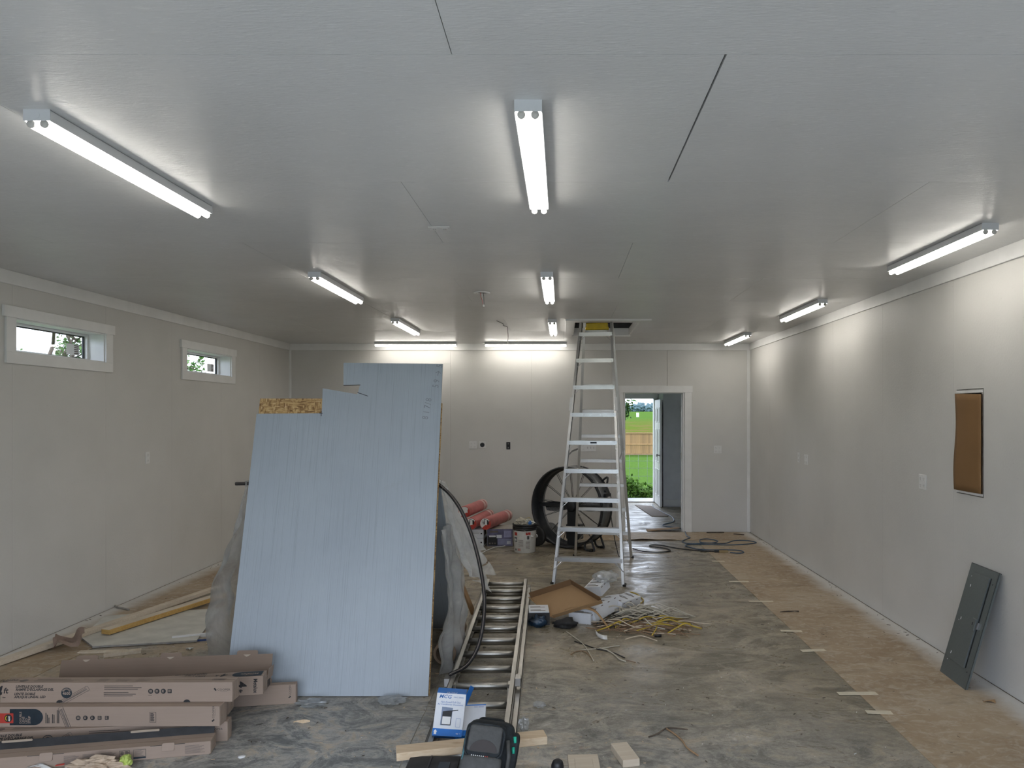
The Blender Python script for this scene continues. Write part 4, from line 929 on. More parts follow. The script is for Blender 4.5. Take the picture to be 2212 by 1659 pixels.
# 4 top carton
t = carton('top carton of the stack, large 4 ft print on its face', (-1.792, 4.02), R(.6), .2165, True, d=.085)
face_fr(t, -1.345); top_en(t, -1.345)
for x in (-1.34, -.93, -.245):
    if x > -1.25: printed([(x + .018 * cos(a), .014 * sin(a)) for a in [pi * k / 10 for k in range(11)]], INK, t, Ff(0, .0005), 'finger_notch')
MB().box(-1.245, -1.11, -.022, 0, -.0165, -.0005).build('loose_tab', CARD, t, .001)
q = MB()
for r in rects_minus(-.125, -.055, .03, .055, [(-.1235, -.0565, .0315, .0535)]): q.box(r[0], r[1], r[2], r[3], 0, .0003, 0, Ft(t, 0, 0))
q.build('barcode_frame', INKG, t)
for k in range(12): printed([(-.118 + k * .005, .035), (-.1155 + k * .005, .035), (-.1155 + k * .005, .05), (-.118 + k * .005, .05)], INKG, t, Ft(t, 0, 0), 'barcode_bar')
# 5, 6 flat cartons hidden under the upside-down one
carton('flat carton on the floor supporting the upside-down printed carton', (-1.93, 4.20), R(9), 0, False)
carton('flat carton sandwiched beneath the upside-down printed carton', (-1.90, 4.215), R(9), .0695, False)
# 7 upside-down printed carton
t = carton('carton with upside-down print and dark oval brand label', (-1.752, 4.335), R(10), .139, True, d=.100)
U = lambda x, y: frame((x, y, t['h'] + .0008), (-1, 0, 0), (0, -1, 0))
oval = [(.012, .012), (.13, .012)] + [(.13 + .05 * sin(u), .050 - .038 * cos(u)) for u in [pi * k / 12 for k in range(1, 12)]] + [(.13, .088), (.012, .088)]
printed(oval, INKNAVY, t, U(-.002, .10), 'dark_label'); text('Metalux', .031, INKT, t, U(-.035, .062) @ Matrix.Translation((0, 0, .0006)), bold=.0006); lines(t, U(0, .10) @ Matrix.Translation((0, 0, .0008)), .06, .072, 2, .07, .008, INKT, .002)
text('4', .07, INK, t, U(-.205, .074), shear=.28, bold=.002); text('ft', .03, INK, t, U(-.258, .060), shear=.2, bold=.0008)
text('LENTILLE DOUBLE\nRAMPE D\u2019\u00c9CLAIRAGE DEL', .019, INK, t, U(-.33, .046), shear=.25, bold=.0005); text('LENTE DOBLE\nAPLIQUE LINEAL LED', .019, INK, t, U(-.33, .088), shear=.25, bold=.0005)
printed([(.55 + .03 * cos(2 * pi * k / 20), .05 + .026 * sin(2 * pi * k / 20)) for k in range(20)], INKG, t, U(0, .10), 'lumen_badge'); lamp_pic(t, U(0, .1), .70, .045, .10, 8); lines(t, U(0, .1), .78, .065, 4, .25, .012, INKG)
text('4', .072, INK, t, frame((-.142, -.0005, .082), (0, 0, -1), (1, 0, 0)), bold=.002); text('ft', .033, INK, t, frame((-.137, -.0005, .036), (0, 0, -1), (1, 0, 0)), bold=.001); text('Metalux', .030, INK, t, frame((-.052, -.0005, .094), (0, 0, -1), (1, 0, 0)), bold=.0008, w=.85)
# 8 carton on the floor at the far right
t = carton('carton jutting out farthest along the floor against the blue sheet', (-1.64, 4.555), R(9.5), 0, True, d=.052, f=.118)
cooper(t, Ff(0, 0), -.030, .034, .014, R(90)); MB().prism(rrect(-.20, -.15, -.01, .03, .008), -.001, .001, 0, frame((0, .045, .118), (1, 0, 0), (0, .1, 1))).build('locking_tab', CARD, t)
# 9 open carton with its long lid standing up
t = carton('open carton at the rear with its long lid raised and tabbed', (-1.782, 4.455), R(6), .119, False, d=.058)
Ml = frame((0, .106, .058), (1, 0, 0), (0, .28, .96))
MB().box(-CL + .02, 0, 0, .122, -.0015, .0015, 0, Ml).build('raised_lid', CARDIN, t)
for x in (-1.15, -.665, -.215): MB().prism(rrect(x, x + .125, .10, .146, .012), -.0012, .0012, 0, Ml @ Matrix.Translation((0, 0, -.004))).build('locking_tab', CARDIN, t); printed([(x + .04, .122), (x + .085, .122), (x + .07, .112), (x + .06, .108), (x + .052, .112)], CARDPALE, t, Ml @ Matrix.Translation((0, 0, .0016)), 'tab_notch')
MB().prism([(0, 0), (.09, 0), (.085, .07), (.01, .07)], -.001, .001, 0, frame((.001, .006, .056), (.1, 1, 0), (.15, 0, 1))).build('end_lid_flap', CARD, t)
lines(t, frame((.0018, .02, 0), (0, 1, 0), (0, 0, 1)), 0, .045, 6, .07, .007, INK, .004, 'barcode_bar'); MB().prism(rrect(-1.13, -1.06, -.012, .028, .006), 0, .003, 0, frame((0, -.002, .045), (1, 0, 0), (0, .25, .95))).build('tuck_tab', CARD, t)
printed([(-1.16, .004), (-1.07, .004), (-1.08, .02), (-1.16, .02)], INK, t, Ff(0, .004), 'dark_slot')

# litter in front of the cartons
a, f = crumple((.13, .045, .036), amp=.55, freq=2.6, seed=4, sub=4); o = MB().add(a, f, 0, False).build('crumpled_paper', plain('sandy_paper', (.50, .39, .29), .8, var=.12, scale=25, bump=.2)); o.location = (-2.33, 3.70, .022); tag(o, 'sandy crumpled paper lying in front of the opened carton', 'crumpled paper')
a, f = crumple((.03, .026, .03), amp=.4, freq=2.0, seed=9); o = MB().add(a, f, 0, False).build('crumpled_wrapper', plain('lime_wrapper', (.42, .52, .12), .6, var=.25, scale=12)); o.location = (-2.20, 3.73, .03); tag(o, 'small lime green crumpled wrapper by the sandy paper', 'wrapper')
t = thing('cable_wrapper', 'white plastic wrapper strip with a red tip before the cartons', 'wrapper', (-2.60, 3.70, 0))
MB().grid(lambda u, v: V((-.07 + .19 * u, -.012 + .024 * v, .012 + .012 * sin(u * 6) + .006 * sin(v * 5 + u * 9))), 14, 3).build('strip', WHITE, t, solid=.001); MB().bar((.07, 0, .024), (.11, .0, .03), .012, .004).build('red_tip', RED, t)

# ---------------------------------------------------------------- lumber and board on the left
o = MB().bar((-4.03, 5.02, .026), (-3.39, 7.50, .060), .063, .036).build('long_stud', LUMBERW, None, .002); tag(o, 'long bleached stud running beside the yellow-edged stud', 'stud')
t = thing('yellow_stud', 'yellow-edged stud resting on the loose painted board', 'stud', (-3.64, 5.90, .0215), 0)
MB().bar((0, 0, .0235), (.43, 1.38, .0235), .088, .038).build('stud', [LUMBERY], t, .002); MB().bar((-.004, .0, .0431), (.426, 1.38, .0431), .080, .0012).build('top_face', LUMBERW, t)
poly = [floor_pt(*p) for p in ((475, 1318), (425, 1388), (200, 1401), (175, 1381), (226, 1335), (318, 1328))]
o = MB().prism([(p.x, p.y) for p in poly], .004, .018, 0, None, 1).build('loose_board', [BOARDW, SEDGE]); tag(o, 'irregular white painted board offcut lying under the studs', 'board')
o = MB().box(-.30, .0, -.012, .012, 0, .03).build('trim_offcut', WHITE, None, .002); o.location = (-2.80, 5.95, 0); o.rotation_euler = (0, 0, R(22)); tag(o, 'short white trim offcut poking out beside the plastic', 'offcut')
o = MB().box(-.30, .0, -.008, .008, 0, .012).build('blue_strip', plain('blue_strip_paint', (.03, .07, .22), .5)); o.location = (-2.78, 5.83, 0); o.rotation_euler = (0, 0, R(17)); tag(o, 'thin dark blue strip lying beside the loose board', 'strip')
def crpaper(u, v):
    x = (u - .5) * .20; y = (v - .5) * .16; return V((x, y, .05 + .05 * mnoise.noise(V((u * 3, v * 3, 2))) + .035 * sin(u * 7 + v * 2) + .02 * abs(v - .5)))
o = MB().grid(crpaper, 16, 14, smooth=False).build('crumpled_brown_paper', PAPERB, None, solid=.001); o.location = (-3.72, 5.62, .026); o.rotation_euler = (R(15), R(-12), R(20)); tag(o, 'crumpled brown paper piece caught on the long bleached stud', 'paper')
for lab, px, py, L, w, h, rz in (('thin pale wood slat on the floor before the loose board', 222, 1409, .34, .05, .012, -86), ('short pale stud offcut behind the cartons', 265, 1414, .24, .055, .025, -62)):
    p = floor_pt(px, py); o = block(lab, (p.x, p.y), L, w, h, R(rz)); o.name = 'wood_offcut'
t = thing('curled_strip', 'curled grey strip lying on the floor near the window wall', 'strip', (0, 0, 0))
MB().tube(catmull([floor_pt(*p) + V((0, 0, .012)) for p in ((262, 1292), (249, 1298), (245, 1307), (252, 1314), (266, 1317), (278, 1320))], 5), .009, 6).build('strip', plain('grey_strip', (.30, .28, .25), .7), t)

# ---------------------------------------------------------------- stepladder
t = thing('stepladder', 'tall aluminium stepladder standing under the attic hatch', 'ladder', (.39, 8.5, 0), R(-9))
ZL = 3.02
def fr(s, z): k = z / ZL; return V((s * (.378 - .205 * k), -.77 + .80 * k, z))
def rr_(s, z): k = z / ZL; return V((s * (.362 - .20 * k), .77 - .62 * k, z))
for s in (-1, 1):
    q = MB(); a, b = fr(s, .0), fr(s, ZL); q.bar(a, b, .004, .078, up=(0, -1, 0)); q.bar(a + V((-s * .012, -.037, 0)), b + V((-s * .012, -.037, 0)), .027, .004, up=(0, -1, 0)); q.bar(a + V((-s * .012, .037, 0)), b + V((-s * .012, .037, 0)), .027, .004, up=(0, -1, 0)); q.build('front_rail', ALU, t)
    q = MB(); a, b = rr_(s, .0), rr_(s, ZL - .06); q.bar(a, b, .004, .05, up=(0, -1, 0)); q.bar(a + V((-s * .014, -.024, 0)), b + V((-s * .014, -.024, 0)), .03, .004, up=(0, -1, 0)); q.build('rear_rail', ALU2, t)
    for fn, w in ((fr, .085), (rr_, .056)): p = fn(s, 0); MB().box(p.x - .018, p.x + .018, p.y - w / 2, p.y + w / 2, 0, .022).build('foot', RUBBER, t, .004)
    MB().bar(fr(s, 1.30) + V((s * .01, .04, 0)), (fr(s, 1.30) + rr_(s, 1.36)) / 2 + V((s * .012, 0, .02)), .006, .022).build('spreader', STEEL, t); MB().bar((fr(s, 1.30) + rr_(s, 1.36)) / 2 + V((s * .018, 0, .02)), rr_(s, 1.36) + V((s * .01, -.02, 0)), .006, .022).build('spreader', STEEL, t)
    MB().bar(fr(s, .02) + V((-s * .01, -.03, .13)), fr(s, .25) + V((-s * .10, 0, -.02)), .004, .022, up=(0, -1, 0)).build('foot_brace', ALU, t)
for k in range(9):
    z = .25 + .305 * k; a, b = fr(-1, z), fr(1, z); q = MB(); q.box(a.x + .006, b.x - .006, a.y - .040, a.y + .040, z + .018, z + .022); q.box(a.x + .006, b.x - .006, a.y - .044, a.y - .040, z - .022, z + .022); q.box(a.x + .006, b.x - .006, a.y + .040, a.y + .044, z - .012, z + .022)
    st = q.build('step', ALU, t)
    for s in (-1, 1):
        printed(disc(s * (b.x - .03), 0, .005, 8), STEEL, st, frame((0, a.y - .0442, z), (1, 0, 0), (0, 0, 1)), 'rivet', .003)
        MB().bar(fr(s, z - .085) + V((-s * .012, -.034, 0)), V((s * (b.x - .075), a.y - .034, z - .02)), .004, .016, up=(0, -1, 0)).build('step_brace', ALU, t)
    if k == 4: printed([(-.02, -.009), (.05, -.009), (.05, .009), (-.02, .009)], INKNAVY, st, frame((0, a.y - .0446, z), (1, 0, 0), (0, 0, 1)), 'label_sticker')
for k in range(9):
    z = .31 + .302 * k; a, b = rr_(-1, z), rr_(1, z); MB().box(a.x + .004, b.x - .004, a.y - .02, a.y - .012, z - .02, z + .02).box(a.x + .004, b.x - .004, a.y - .02, a.y + .012, z + .016, z + .02).build('rear_rung', ALU2, t)
    if k in (0, 1, 3, 4):
        for s in (-1, 1): MB().bar(rr_(s, z - .14) + V((-s * .008, -.012, 0)), V((s * (b.x - .11), a.y - .012, z - .018)), .004, .018, up=(0, -1, 0)).build('rear_brace', ALU2, t)
MB().box(-.19, .19, -.05, .17, ZL - .03, ZL + .03).build('top_cap', YELLOW, t, .006)
tr = MB().box(-.125, .125, .04, .10, 2.775, 2.835).box(-.135, .135, .04, .10, 2.755, 2.79).build('tool_tray', YELLOW, t, .006); MB().box(-.12, .12, .035, .12, 2.728, 2.752).build('tray_bracket', STEEL, t)
for z in (1.98, 2.02):
    for s in (-1, 1): pass
for s in (-1, 1):
    p0, p1 = fr(s, 1.82), fr(s, 1.97); MB().bar(p0 + V((s * .003, -.041, 0)), p1 + V((s * .003, -.041, 0)), .030, .003, up=(0, -1, 0)).build('warning_label', WHITE, t)

# ---------------------------------------------------------------- drum fan
t = thing('drum_fan', 'big black drum fan on wheels behind the stepladder', 'fan', (.12, 9.93, 0), R(-30.6))
FR, FD, FZ = .53, .30, .548              # local -y is the front; rotate so it faces left of the camera
def ringM(y): return Matrix.Translation((0, y, FZ)) @ Matrix.Rotation(R(90), 4, 'X')   # lathe z -> -y
MB().lathe([(FR - .012, .15), (FR, .153), (FR + .012, .150), (FR + .008, .138), (FR, .135), (FR, -.135), (FR + .008, -.138), (FR + .010, -.150), (FR - .004, -.152), (FR - .012, -.145), (FR - .012, .15)], 64, M=ringM(0)).build('drum_shell', FANBLK, t)
MB().lathe([(FR + .001, .10), (FR + .003, .10), (FR + .003, -.10), (FR + .001, -.10)], 64, M=ringM(0)).build('shell_band', FANGREY, t)
MB().lathe([(FR - .012, -.02), (FR - .022, -.05), (FR - .03, -.065), (FR - .032, -.075)], 64, M=ringM(0)).build('inlet_cone', FANBLK, t)
def grille(y, r0, r1, name, nr, ns):
    for k in range(ns):
        a = 2 * pi * k / ns; b = a + .10 * (1 if k % 2 else -1)
        MB().tube([(r0 * cos(a), y, FZ + r0 * sin(a)), (r1 * cos(b), y + (.02 if k % 2 else 0), FZ + r1 * sin(b))], .0036, 5).build('grille_spoke', FANBLK, t)
    q = MB()
    for k in range(nr):
        r = r0 + (r1 - r0) * (k + 1) / (nr + 1); q.tube([(r * cos(2 * pi * j / 48), y + .004, FZ + r * sin(2 * pi * j / 48)) for j in range(48)], .0015, 4, closed=True)
    o = q.build(name, GALV, t); o['kind'] = 'stuff'
grille(.06, .06, FR - .03, 'grille_rings', 40, 28)
MB().lathe([(0, .10), (.05, .098), (.075, .08), (.08, .02), (.08, -.10), (0, -.11)], 24, M=ringM(.06)).build('hub', FANBLK, t)
for k in range(2):
    a = pi * k + .08; q = MB()
    def bl(u, v, a=a):
        r = .07 + u * .375; w = (.10 + .05 * sin(u * pi)) * (v - .5) * 2; tw = .9 - .45 * u
        return V((r * cos(a) - w * cos(tw) * .6 * sin(a), .06 + w * sin(tw) * .5, FZ + r * sin(a) + w * cos(tw) * .6 * cos(a)))
    q.grid(bl, 10, 6); q.build('blade', FANBLK, t, solid=.003)
MB().bar((-FR + .02, .02, FZ), (FR - .02, .02, FZ), .05, .05).build('motor_mount', FANBLK, t, .004); MB().bar((.0, .03, .03), (.0, .03, FZ), .14, .05).build('motor_post', FANBLK, t, .004); MB().box(-.1, .1, .02, .16, .1, .30).build('motor_box', FANBLK, t, .01)
for s, x in ((-1, -.44), (1, -.44)):
    wy = s * .17
    MB().lathe([(.03, -.022), (.085, -.024), (.125, -.028), (.138, -.018), (.138, .018), (.125, .028), (.085, .024), (.03, .022)], 32, M=Matrix.Translation((x, wy, .139)) @ Matrix.Rotation(R(90), 4, 'X')).build('wheel', RUBBER, t)
    MB().lathe([(0, -.028), (.03, -.028), (.03, .028), (0, .028)], 16, M=Matrix.Translation((x, wy, .139)) @ Matrix.Rotation(R(90), 4, 'X')).build('wheel_hub', STEEL, t)
    MB().bar((x, wy * .86, .139), (-.36, wy * .86, .24), .02, .03).build('wheel_bracket', FANBLK, t)
    MB().tube(catmull([(.28, wy * .8, .10), (.30, wy * .9, .02), (.38, wy * .9, .015), (.42, wy * .8, .02), (.37, wy * .8, .16)], 3), .014, 8).build('stand_leg', FANBLK, t)
    MB().box(.36, .41, wy * .9 - .025, wy * .9 + .025, 0, .03).build('rubber_foot', RUBBER, t, .005)
MB().cyl((-.44, -.17, .139), (-.44, .17, .139), .012, n=10).build('axle', STEEL, t)
MB().tube(catmull([(.40, .12, FZ + .35), (.47, .13, FZ + .40), (.49, .10, FZ + .35), (.50, .02, FZ + .22)], 4), .014, 8).build('handle', FANBLK, t)
MB().box(FR - .01, FR + .03, -.07, .07, FZ + .08, FZ + .20).build('switch_box', BLACK, t, .004); MB().box(FR + .03, FR + .04, -.03, .03, FZ + .11, FZ + .16).build('switch_plate', PLATE, t)
for k in range(12): a = 2 * pi * k / 12 + .2; MB().cyl(((FR + .01) * cos(a), -.142, FZ + (FR + .01) * sin(a)), ((FR + .022) * cos(a), -.142, FZ + (FR + .022) * sin(a)), .006, n=8).build('rim_bolt', STEEL, t)
MB().tube(catmull([(.55, .05, .60), (.60, .0, .42), (.66, -.03, .18), (.74, -.10, .012), (.86, -.30, .008)], 5), .006, 8).build('power_cord', RUBBER, t)

# ---------------------------------------------------------------- bucket, boxes, pink rolls
p = (-.489, 9.62)
t = thing('white_bucket', 'white plastic bucket with black ribbed rim, stuffed with trash', 'bucket', (*p, 0))
BUCK = plain('bucket_white', (.66, .65, .62), .4, var=.03)
MB().lathe([(0, 0), (.132, 0), (.136, .006), (.150, .285), (.150, .30), (.146, .30), (.13, .008), (0, .008)], 36).build('pail', BUCK, t)
MB().lathe([(.152, .285), (.158, .29), (.158, .305), (.153, .31), (.159, .318), (.159, .333), (.154, .338), (.160, .346), (.161, .365), (.152, .368), (.146, .34), (.146, .29)], 36).build('rim_collar', BLACK, t)
MB().tube(catmull([(-.155, -.02, .255), (-.10, -.145, .30), (.0, -.175, .30), (.06, -.185, .25), (.12, -.14, .205), (.155, -.02, .255)], 6), .0022, 6).build('bail_wire', STEEL, t)
MB().tube([(.085, -.172, .228), (.13, -.13, .208)], .009, 8).build('bail_grip', PLATE, t)
def curved(par, a0, a1, z0, z1, m, name='label_patch'):
    def r(z): return .1368 + (.150 - .136) * (z - .006) / .279 + .0004
    MB().grid(lambda u, v: V((r(z0 + v * (z1 - z0)) * sin(R(a0 + u * (a1 - a0))), -r(z0 + v * (z1 - z0)) * cos(R(a0 + u * (a1 - a0))), z0 + v * (z1 - z0))), 6, 1).build(name, m, par)
curved(t, 8, 32, .235, .268, RED); curved(t, 8, 32, .17, .232, WHITE); curved(t, 13, 26, .178, .222, INK)
for k in range(7): curved(t, 8, 30, .155 - k * .016, .160 - k * .016, INKG, 'label_line'); curved(t, -32, -5, .165 - k * .013, .169 - k * .013, INKG, 'label_line')
curved(t, -62, -40, .145, .20, INKNAVY); curved(t, -60, -44, .155, .185, WHITE); curved(t, -58, -38, .225, .265, RED); curved(t, -56, -48, .03, .055, INK); curved(t, -38, -20, .03, .06, plain('pink_print', (.45, .22, .19), .6))
for i, (c, s, m, lab) in enumerate((((-.04, -.03, .375), (.085, .07, .06), PAPERB, 0), ((.055, .0, .375), (.06, .06, .05), FILM2, 0))):
    a, f = crumple(s, amp=.6, freq=2.4, seed=20 + i); o = MB().add([v for v in a], f).build(['crumpled_paper', 'plastic_wad'][i], [plain('cream_trash', (.48, .44, .36), .7, var=.1), plain('pale_plastic', (.62, .62, .55), .4, var=.1)][i]); o.location = V((*p, 0)) + V(c); tag(o, ['cream crumpled paper on top of the trash bucket', 'pale plastic wad on top of the trash bucket'][i], ['crumpled paper', 'plastic'][i])
o = MB().grid(lambda u, v: V((-.03 + .12 * u, -.01 + .02 * v, .045 * sin(u * pi))), 10, 2).build('yellow_strap', plain('yellow_strap', (.55, .45, .05), .5), None, solid=.002); o.location = (p[0] + .02, p[1] - .03, .40); tag(o, 'yellow strap curling over the trash in the bucket', 'strap')
a, f = crumple((.022, .018, .025), seed=31, amp=.4); o = MB().add(a, f).build('blue_wrapper', plain('blue_wrapper', (.05, .18, .5), .4)); o.location = (p[0] + .07, p[1] - .10, .385); tag(o, 'tiny blue wrapper at the rim of the trash bucket', 'wrapper')
PURP = plain('box_purple_print', (.13, .12, .21), .45, var=.25, scale=9); BOXGR = plain('box_side_grey', (.36, .34, .31), .6, var=.05)
t = thing('printed_box', 'dark purple printed box under the pink rolls beside the bucket', 'box', (-.845, 10.0, 0), R(2))
MB().box(-.175, .175, 0, .36, 0, .235).build('box_body', BOXGR, t, .002); Fp = frame((-.175, -.0006, 0), (1, 0, 0), (0, 0, 1))
printed([(.004, .004), (.346, .004), (.346, .231), (.004, .231)], PURP, t, Fp, 'printed_face')
for a in ([(.01, .01), (.14, .01), (.14, .14), (.01, .14)],): printed(a, INK, t, Fp @ Matrix.Translation((0, 0, .0005)), 'dark_field')
for x0, y0, w, h, m in ((.03, .125, .09, .022, WHITE), (.13, .11, .07, .045, BOXW), (.23, .12, .10, .09, plain('lilac_print', (.28, .28, .44), .5)), (.15, .02, .18, .08, plain('lilac2_print', (.24, .25, .38), .5)), (.27, .03, .055, .04, BOXW), (.04, .185, .11, .025, INKG), (.03, .03, .02, .02, INKG), (.065, .03, .02, .02, INKG), (.10, .03, .02, .02, INKG)): printed([(x0, y0), (x0 + w, y0), (x0 + w, y0 + h), (x0, y0 + h)], m, t, Fp @ Matrix.Translation((0, 0, .0009)), 'printed_patch')
for k in range(2):
    t = thing('white_box', ['white carton on the floor under another white carton', 'white carton stacked on its twin under the pink rolls'][k], 'box', (-1.175, 9.95 + .01 * k, .117 * k), R(-4 + 3 * k)); MB().box(-.16, .115, 0, .33, 0, .116).build('box_body', [BOXGR, BOXW][1], t, .002); Fp = frame((-.16, -.0006, 0), (1, 0, 0), (0, 0, 1))
    lines(t, Fp, .02, .085, 2, .06, .012, INK, .005); lines(t, Fp, .13, .08, 3, .10, .012, INKG, .003); printed([(.235, .05), (.255, .05), (.255, .07), (.235, .07)], INK, t, Fp, 'printed_mark'); MB().box(.1152, .1158, .05, .28, .02, .10).build('side_print', INKG, t)
PINK = plain('pink_film', (.50, .155, .145), .38, var=.10, scale=8, bump=.12); PINKW = plain('pale_roll_film', (.70, .48, .45), .4, var=.1)
for i, (a, b, r, lab) in enumerate((((-1.03, 9.90, .318), (-.80, 10.72, .322), .082, 'pink foam roll on the purple printed box'), ((-1.222, 9.88, .322), (-1.06, 10.72, .330), .080, 'pink foam roll on the white cartons, below the topmost roll'), ((-1.318, 9.94, .470), (-1.16, 10.74, .474), .080, 'topmost pink foam roll of the heap'))):
    a, b = V(a), V(b); t = thing('pink_foam_roll', lab, 'foam roll', a, 0, 'pink foam rolls by the back wall'); ax = (b - a).normalized(); L = (b - a).length; M = Matrix.Identity(4); zq = V((0, 0, 1)).rotation_difference(ax).to_matrix().to_4x4()
    MB().lathe([(r * .97, 0), (r, .012), (r * 1.0, L * .3), (r * .985, L * .5), (r, L * .8), (r * .97, L)], 28, M=zq).build('roll', PINK, t); MB().lathe([(r * 1.004, L * .80), (r * 1.012, L * .84), (r * 1.004, L * .88)], 28, M=zq).build('wrap_band', PINKW, t); MB().lathe([(r * 1.004, L * .93), (r * 1.0, L), (r * .6, L * 1.005), (0, L * 1.005)], 28, M=zq).build('far_wrap', PINKW, t)
    Me = zq @ Matrix.Rotation(pi, 4, 'X'); e = MB().prism(disc(0, 0, r * .97, 28), 0, .003, 0, Me).build('end_face', RED, t); Me2 = Me @ Matrix.Translation((0, 0, .003))
    up_ = Me2.to_3x3().inverted() @ V((0, 0, 1)); an = atan2(up_.y, up_.x) - pi / 2; Me2 = Me2 @ Matrix.Rotation(an, 4, 'Z')
    printed([(r * .9 * cos(x), r * .9 * sin(x)) for x in [R(35 + 14 * k) for k in range(15)]], WHITE, e, Me2, 'end_label'); printed([(-r * .3, -r * .1), (r * .62, -r * .1), (r * .55, r * .55), (-r * .2, r * .8)], INK if i != 2 else WHITE, e, Me2 @ Matrix.Translation((0, 0, .0006)), 'label_patch'); printed([(-r * .12, -r * .2), (r * .3, -r * .2), (r * .3, r * .6), (-r * .12, r * .7)], WHITE, e, Me2 @ Matrix.Translation((0, 0, .0012)), 'label_patch')
    lines(e, Me2 @ Matrix.Translation((0, 0, .0018)), -r * .6, r * .45, 4, r * .4, r * .16, INKG, r * .05)
t = MB().tube(catmull([floor_pt(*q_) + V((0, 0, .006)) for q_ in ((1026, 1200), (1040, 1196), (1054, 1189), (1070, 1183), (1086, 1181), (1098, 1178))], 5), .006, 8).build('lamp_cord', WHITE); tag(t, 'white cord on the floor in front of the purple box', 'cord')
o = block('small pale wood scrap at the end of the white cord', (floor_pt(1028, 1208).x, floor_pt(1028, 1208).y), .08, .06, .02, R(30))

# ---------------------------------------------------------------- trash heap in the middle
c0, c1, c2, c3 = V((-.075, 6.30, .05)), V((.335, 6.20, .20)), V((.085, 6.63, .255)), V((-.285, 6.72, .115))
t = thing('cardboard_tray', 'shallow tan cardboard tray tipped onto the trash heap', 'cardboard tray', (0, 6.45, 0)); o = V((0, -6.45, 0)); c0, c1, c2, c3 = [c + o for c in (c0, c1, c2, c3)]
nrm = (c1 - c0).cross(c3 - c0).normalized()
MB().add([c0, c1, c2, c3, c0 - nrm * .004, c1 - nrm * .004, c2 - nrm * .004, c3 - nrm * .004], [(0, 1, 2, 3), (7, 6, 5, 4), (0, 4, 5, 1), (1, 5, 6, 2), (2, 6, 7, 3), (3, 7, 4, 0)]).build('tray_floor', CARDTAN, t)
for a, b, hgt, fl in ((c0, c1, .042, .35), (c1, c2, .06, .05), (c2, c3, .055, .05), (c3, c0, .03, .9)):
    inn = nrm.cross(b - a).normalized(); uu = (nrm - inn * fl).normalized() * hgt; th = nrm.cross(uu).normalized() * .002; th = (b - a).cross(uu).normalized() * .002
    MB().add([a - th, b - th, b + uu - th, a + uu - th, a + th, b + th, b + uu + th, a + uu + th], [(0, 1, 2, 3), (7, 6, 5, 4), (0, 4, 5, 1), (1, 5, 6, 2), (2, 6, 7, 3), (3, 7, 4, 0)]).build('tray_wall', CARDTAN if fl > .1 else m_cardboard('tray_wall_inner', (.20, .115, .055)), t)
def wbox(label, c, s, rot, prints=3, mat=BOXW):
    t = thing('white_carton', label, 'carton', c, 0, 'white cartons in the trash heap'); t.rotation_euler = rot; w, d, h = s
    MB().box(-w / 2, w / 2, -d / 2, d / 2, 0, h).build('box_body', mat, t, .0015)
    Mq = frame((-w / 2, -d / 2, h + .0005), (1, 0, 0), (0, 1, 0)); Mf = frame((w / 2 + .0005, -d / 2, 0), (0, 1, 0), (0, 0, 1))
    for k in range(prints):
        printed([(.015, .02 + k * d / prints), (w - .03, .02 + k * d / prints), (w - .03, .035 + k * d / prints), (.015, .035 + k * d / prints)], INKG, t, Mq, 'printed_line'); printed([(.015, .045 + k * d / prints), (w * .6, .045 + k * d / prints), (w * .6, .055 + k * d / prints), (.015, .055 + k * d / prints)], INK, t, Mq, 'printed_line'); printed([(.02 + k * d / prints, h - .02), (.05 + k * d / prints, h - .02), (.05 + k * d / prints, h - .012), (.02 + k * d / prints, h - .012)], INKG, t, Mf, 'printed_mark')
    return t
wbox('long white carton leaning out of the heap toward the wires', (.36, 6.52, .01), (.13, .46, .12), (R(4), R(-14), R(-34)), 4)
wbox('white carton behind, lying against the long white carton', (.56, 6.78, .0), (.15, .30, .11), (R(0), R(8), R(-40)), 3)
wbox('small white carton with black stripe on top of the heap', (.33, 6.80, .15), (.16, .20, .09), (R(12), R(-8), R(-28)), 3)
wbox('low white carton half under the tan tray', (.17, 6.36, .0), (.20, .14, .09), (0, 0, R(-20)), 2)
wbox('white-topped black carton beside the extension ladder', (-.205, 6.36, .0), (.17, .22, .115), (0, 0, R(4)), 2)
o = MB().box(-.09, .09, -.004, .0, 0, .105).build('dark_carton_front', INK); o.location = (-.198, 6.244, .0); o.rotation_euler = (0, 0, R(4)); o.name = 'black_card'; tag(o, 'flat black card leaning on the white-topped carton', 'card')
a, f = crumple((.075, .03, .05), amp=.5, freq=2.5, seed=40); o = MB().add(a, f, 0, True).build('blue_pouch', plain('blue_pouch', (.010, .03, .06), .35, var=.5, scale=14)); o.location = (-.20, 6.19, .045); tag(o, 'crumpled blue and black pouch by the extension ladder', 'pouch')
a, f = crumple((.11, .08, .055), amp=.38, freq=2.6, seed=44, sub=3); o = MB().add(a, f).build('plastic_wad', FILM2); o.location = (.40, 6.80, .29); tag(o, 'crumpled clear plastic bag on top of the heap', 'plastic bag')
def ribbon(name, label, cat, pts, w, m, n=6):
    c = catmull(pts, n); q = MB(); k = len(c) - 1
    q.grid(lambda u, v: c[min(int(round(u * k)), k)] + V((0, (v - .5) * w * .8, (v - .5) * w * .5)), k, 1); return tag(q.build(name, m, None, solid=.002), label, cat)
ribbon('cardboard_strip', 'torn tan cardboard strip curling over the tray', 'cardboard', [(.02, 6.27, .115), (.10, 6.26, .135), (.19, 6.24, .15), (.27, 6.20, .135), (.33, 6.14, .08), (.38, 6.10, .02), (.385, 6.03, .006)], .035, CARDTAN)
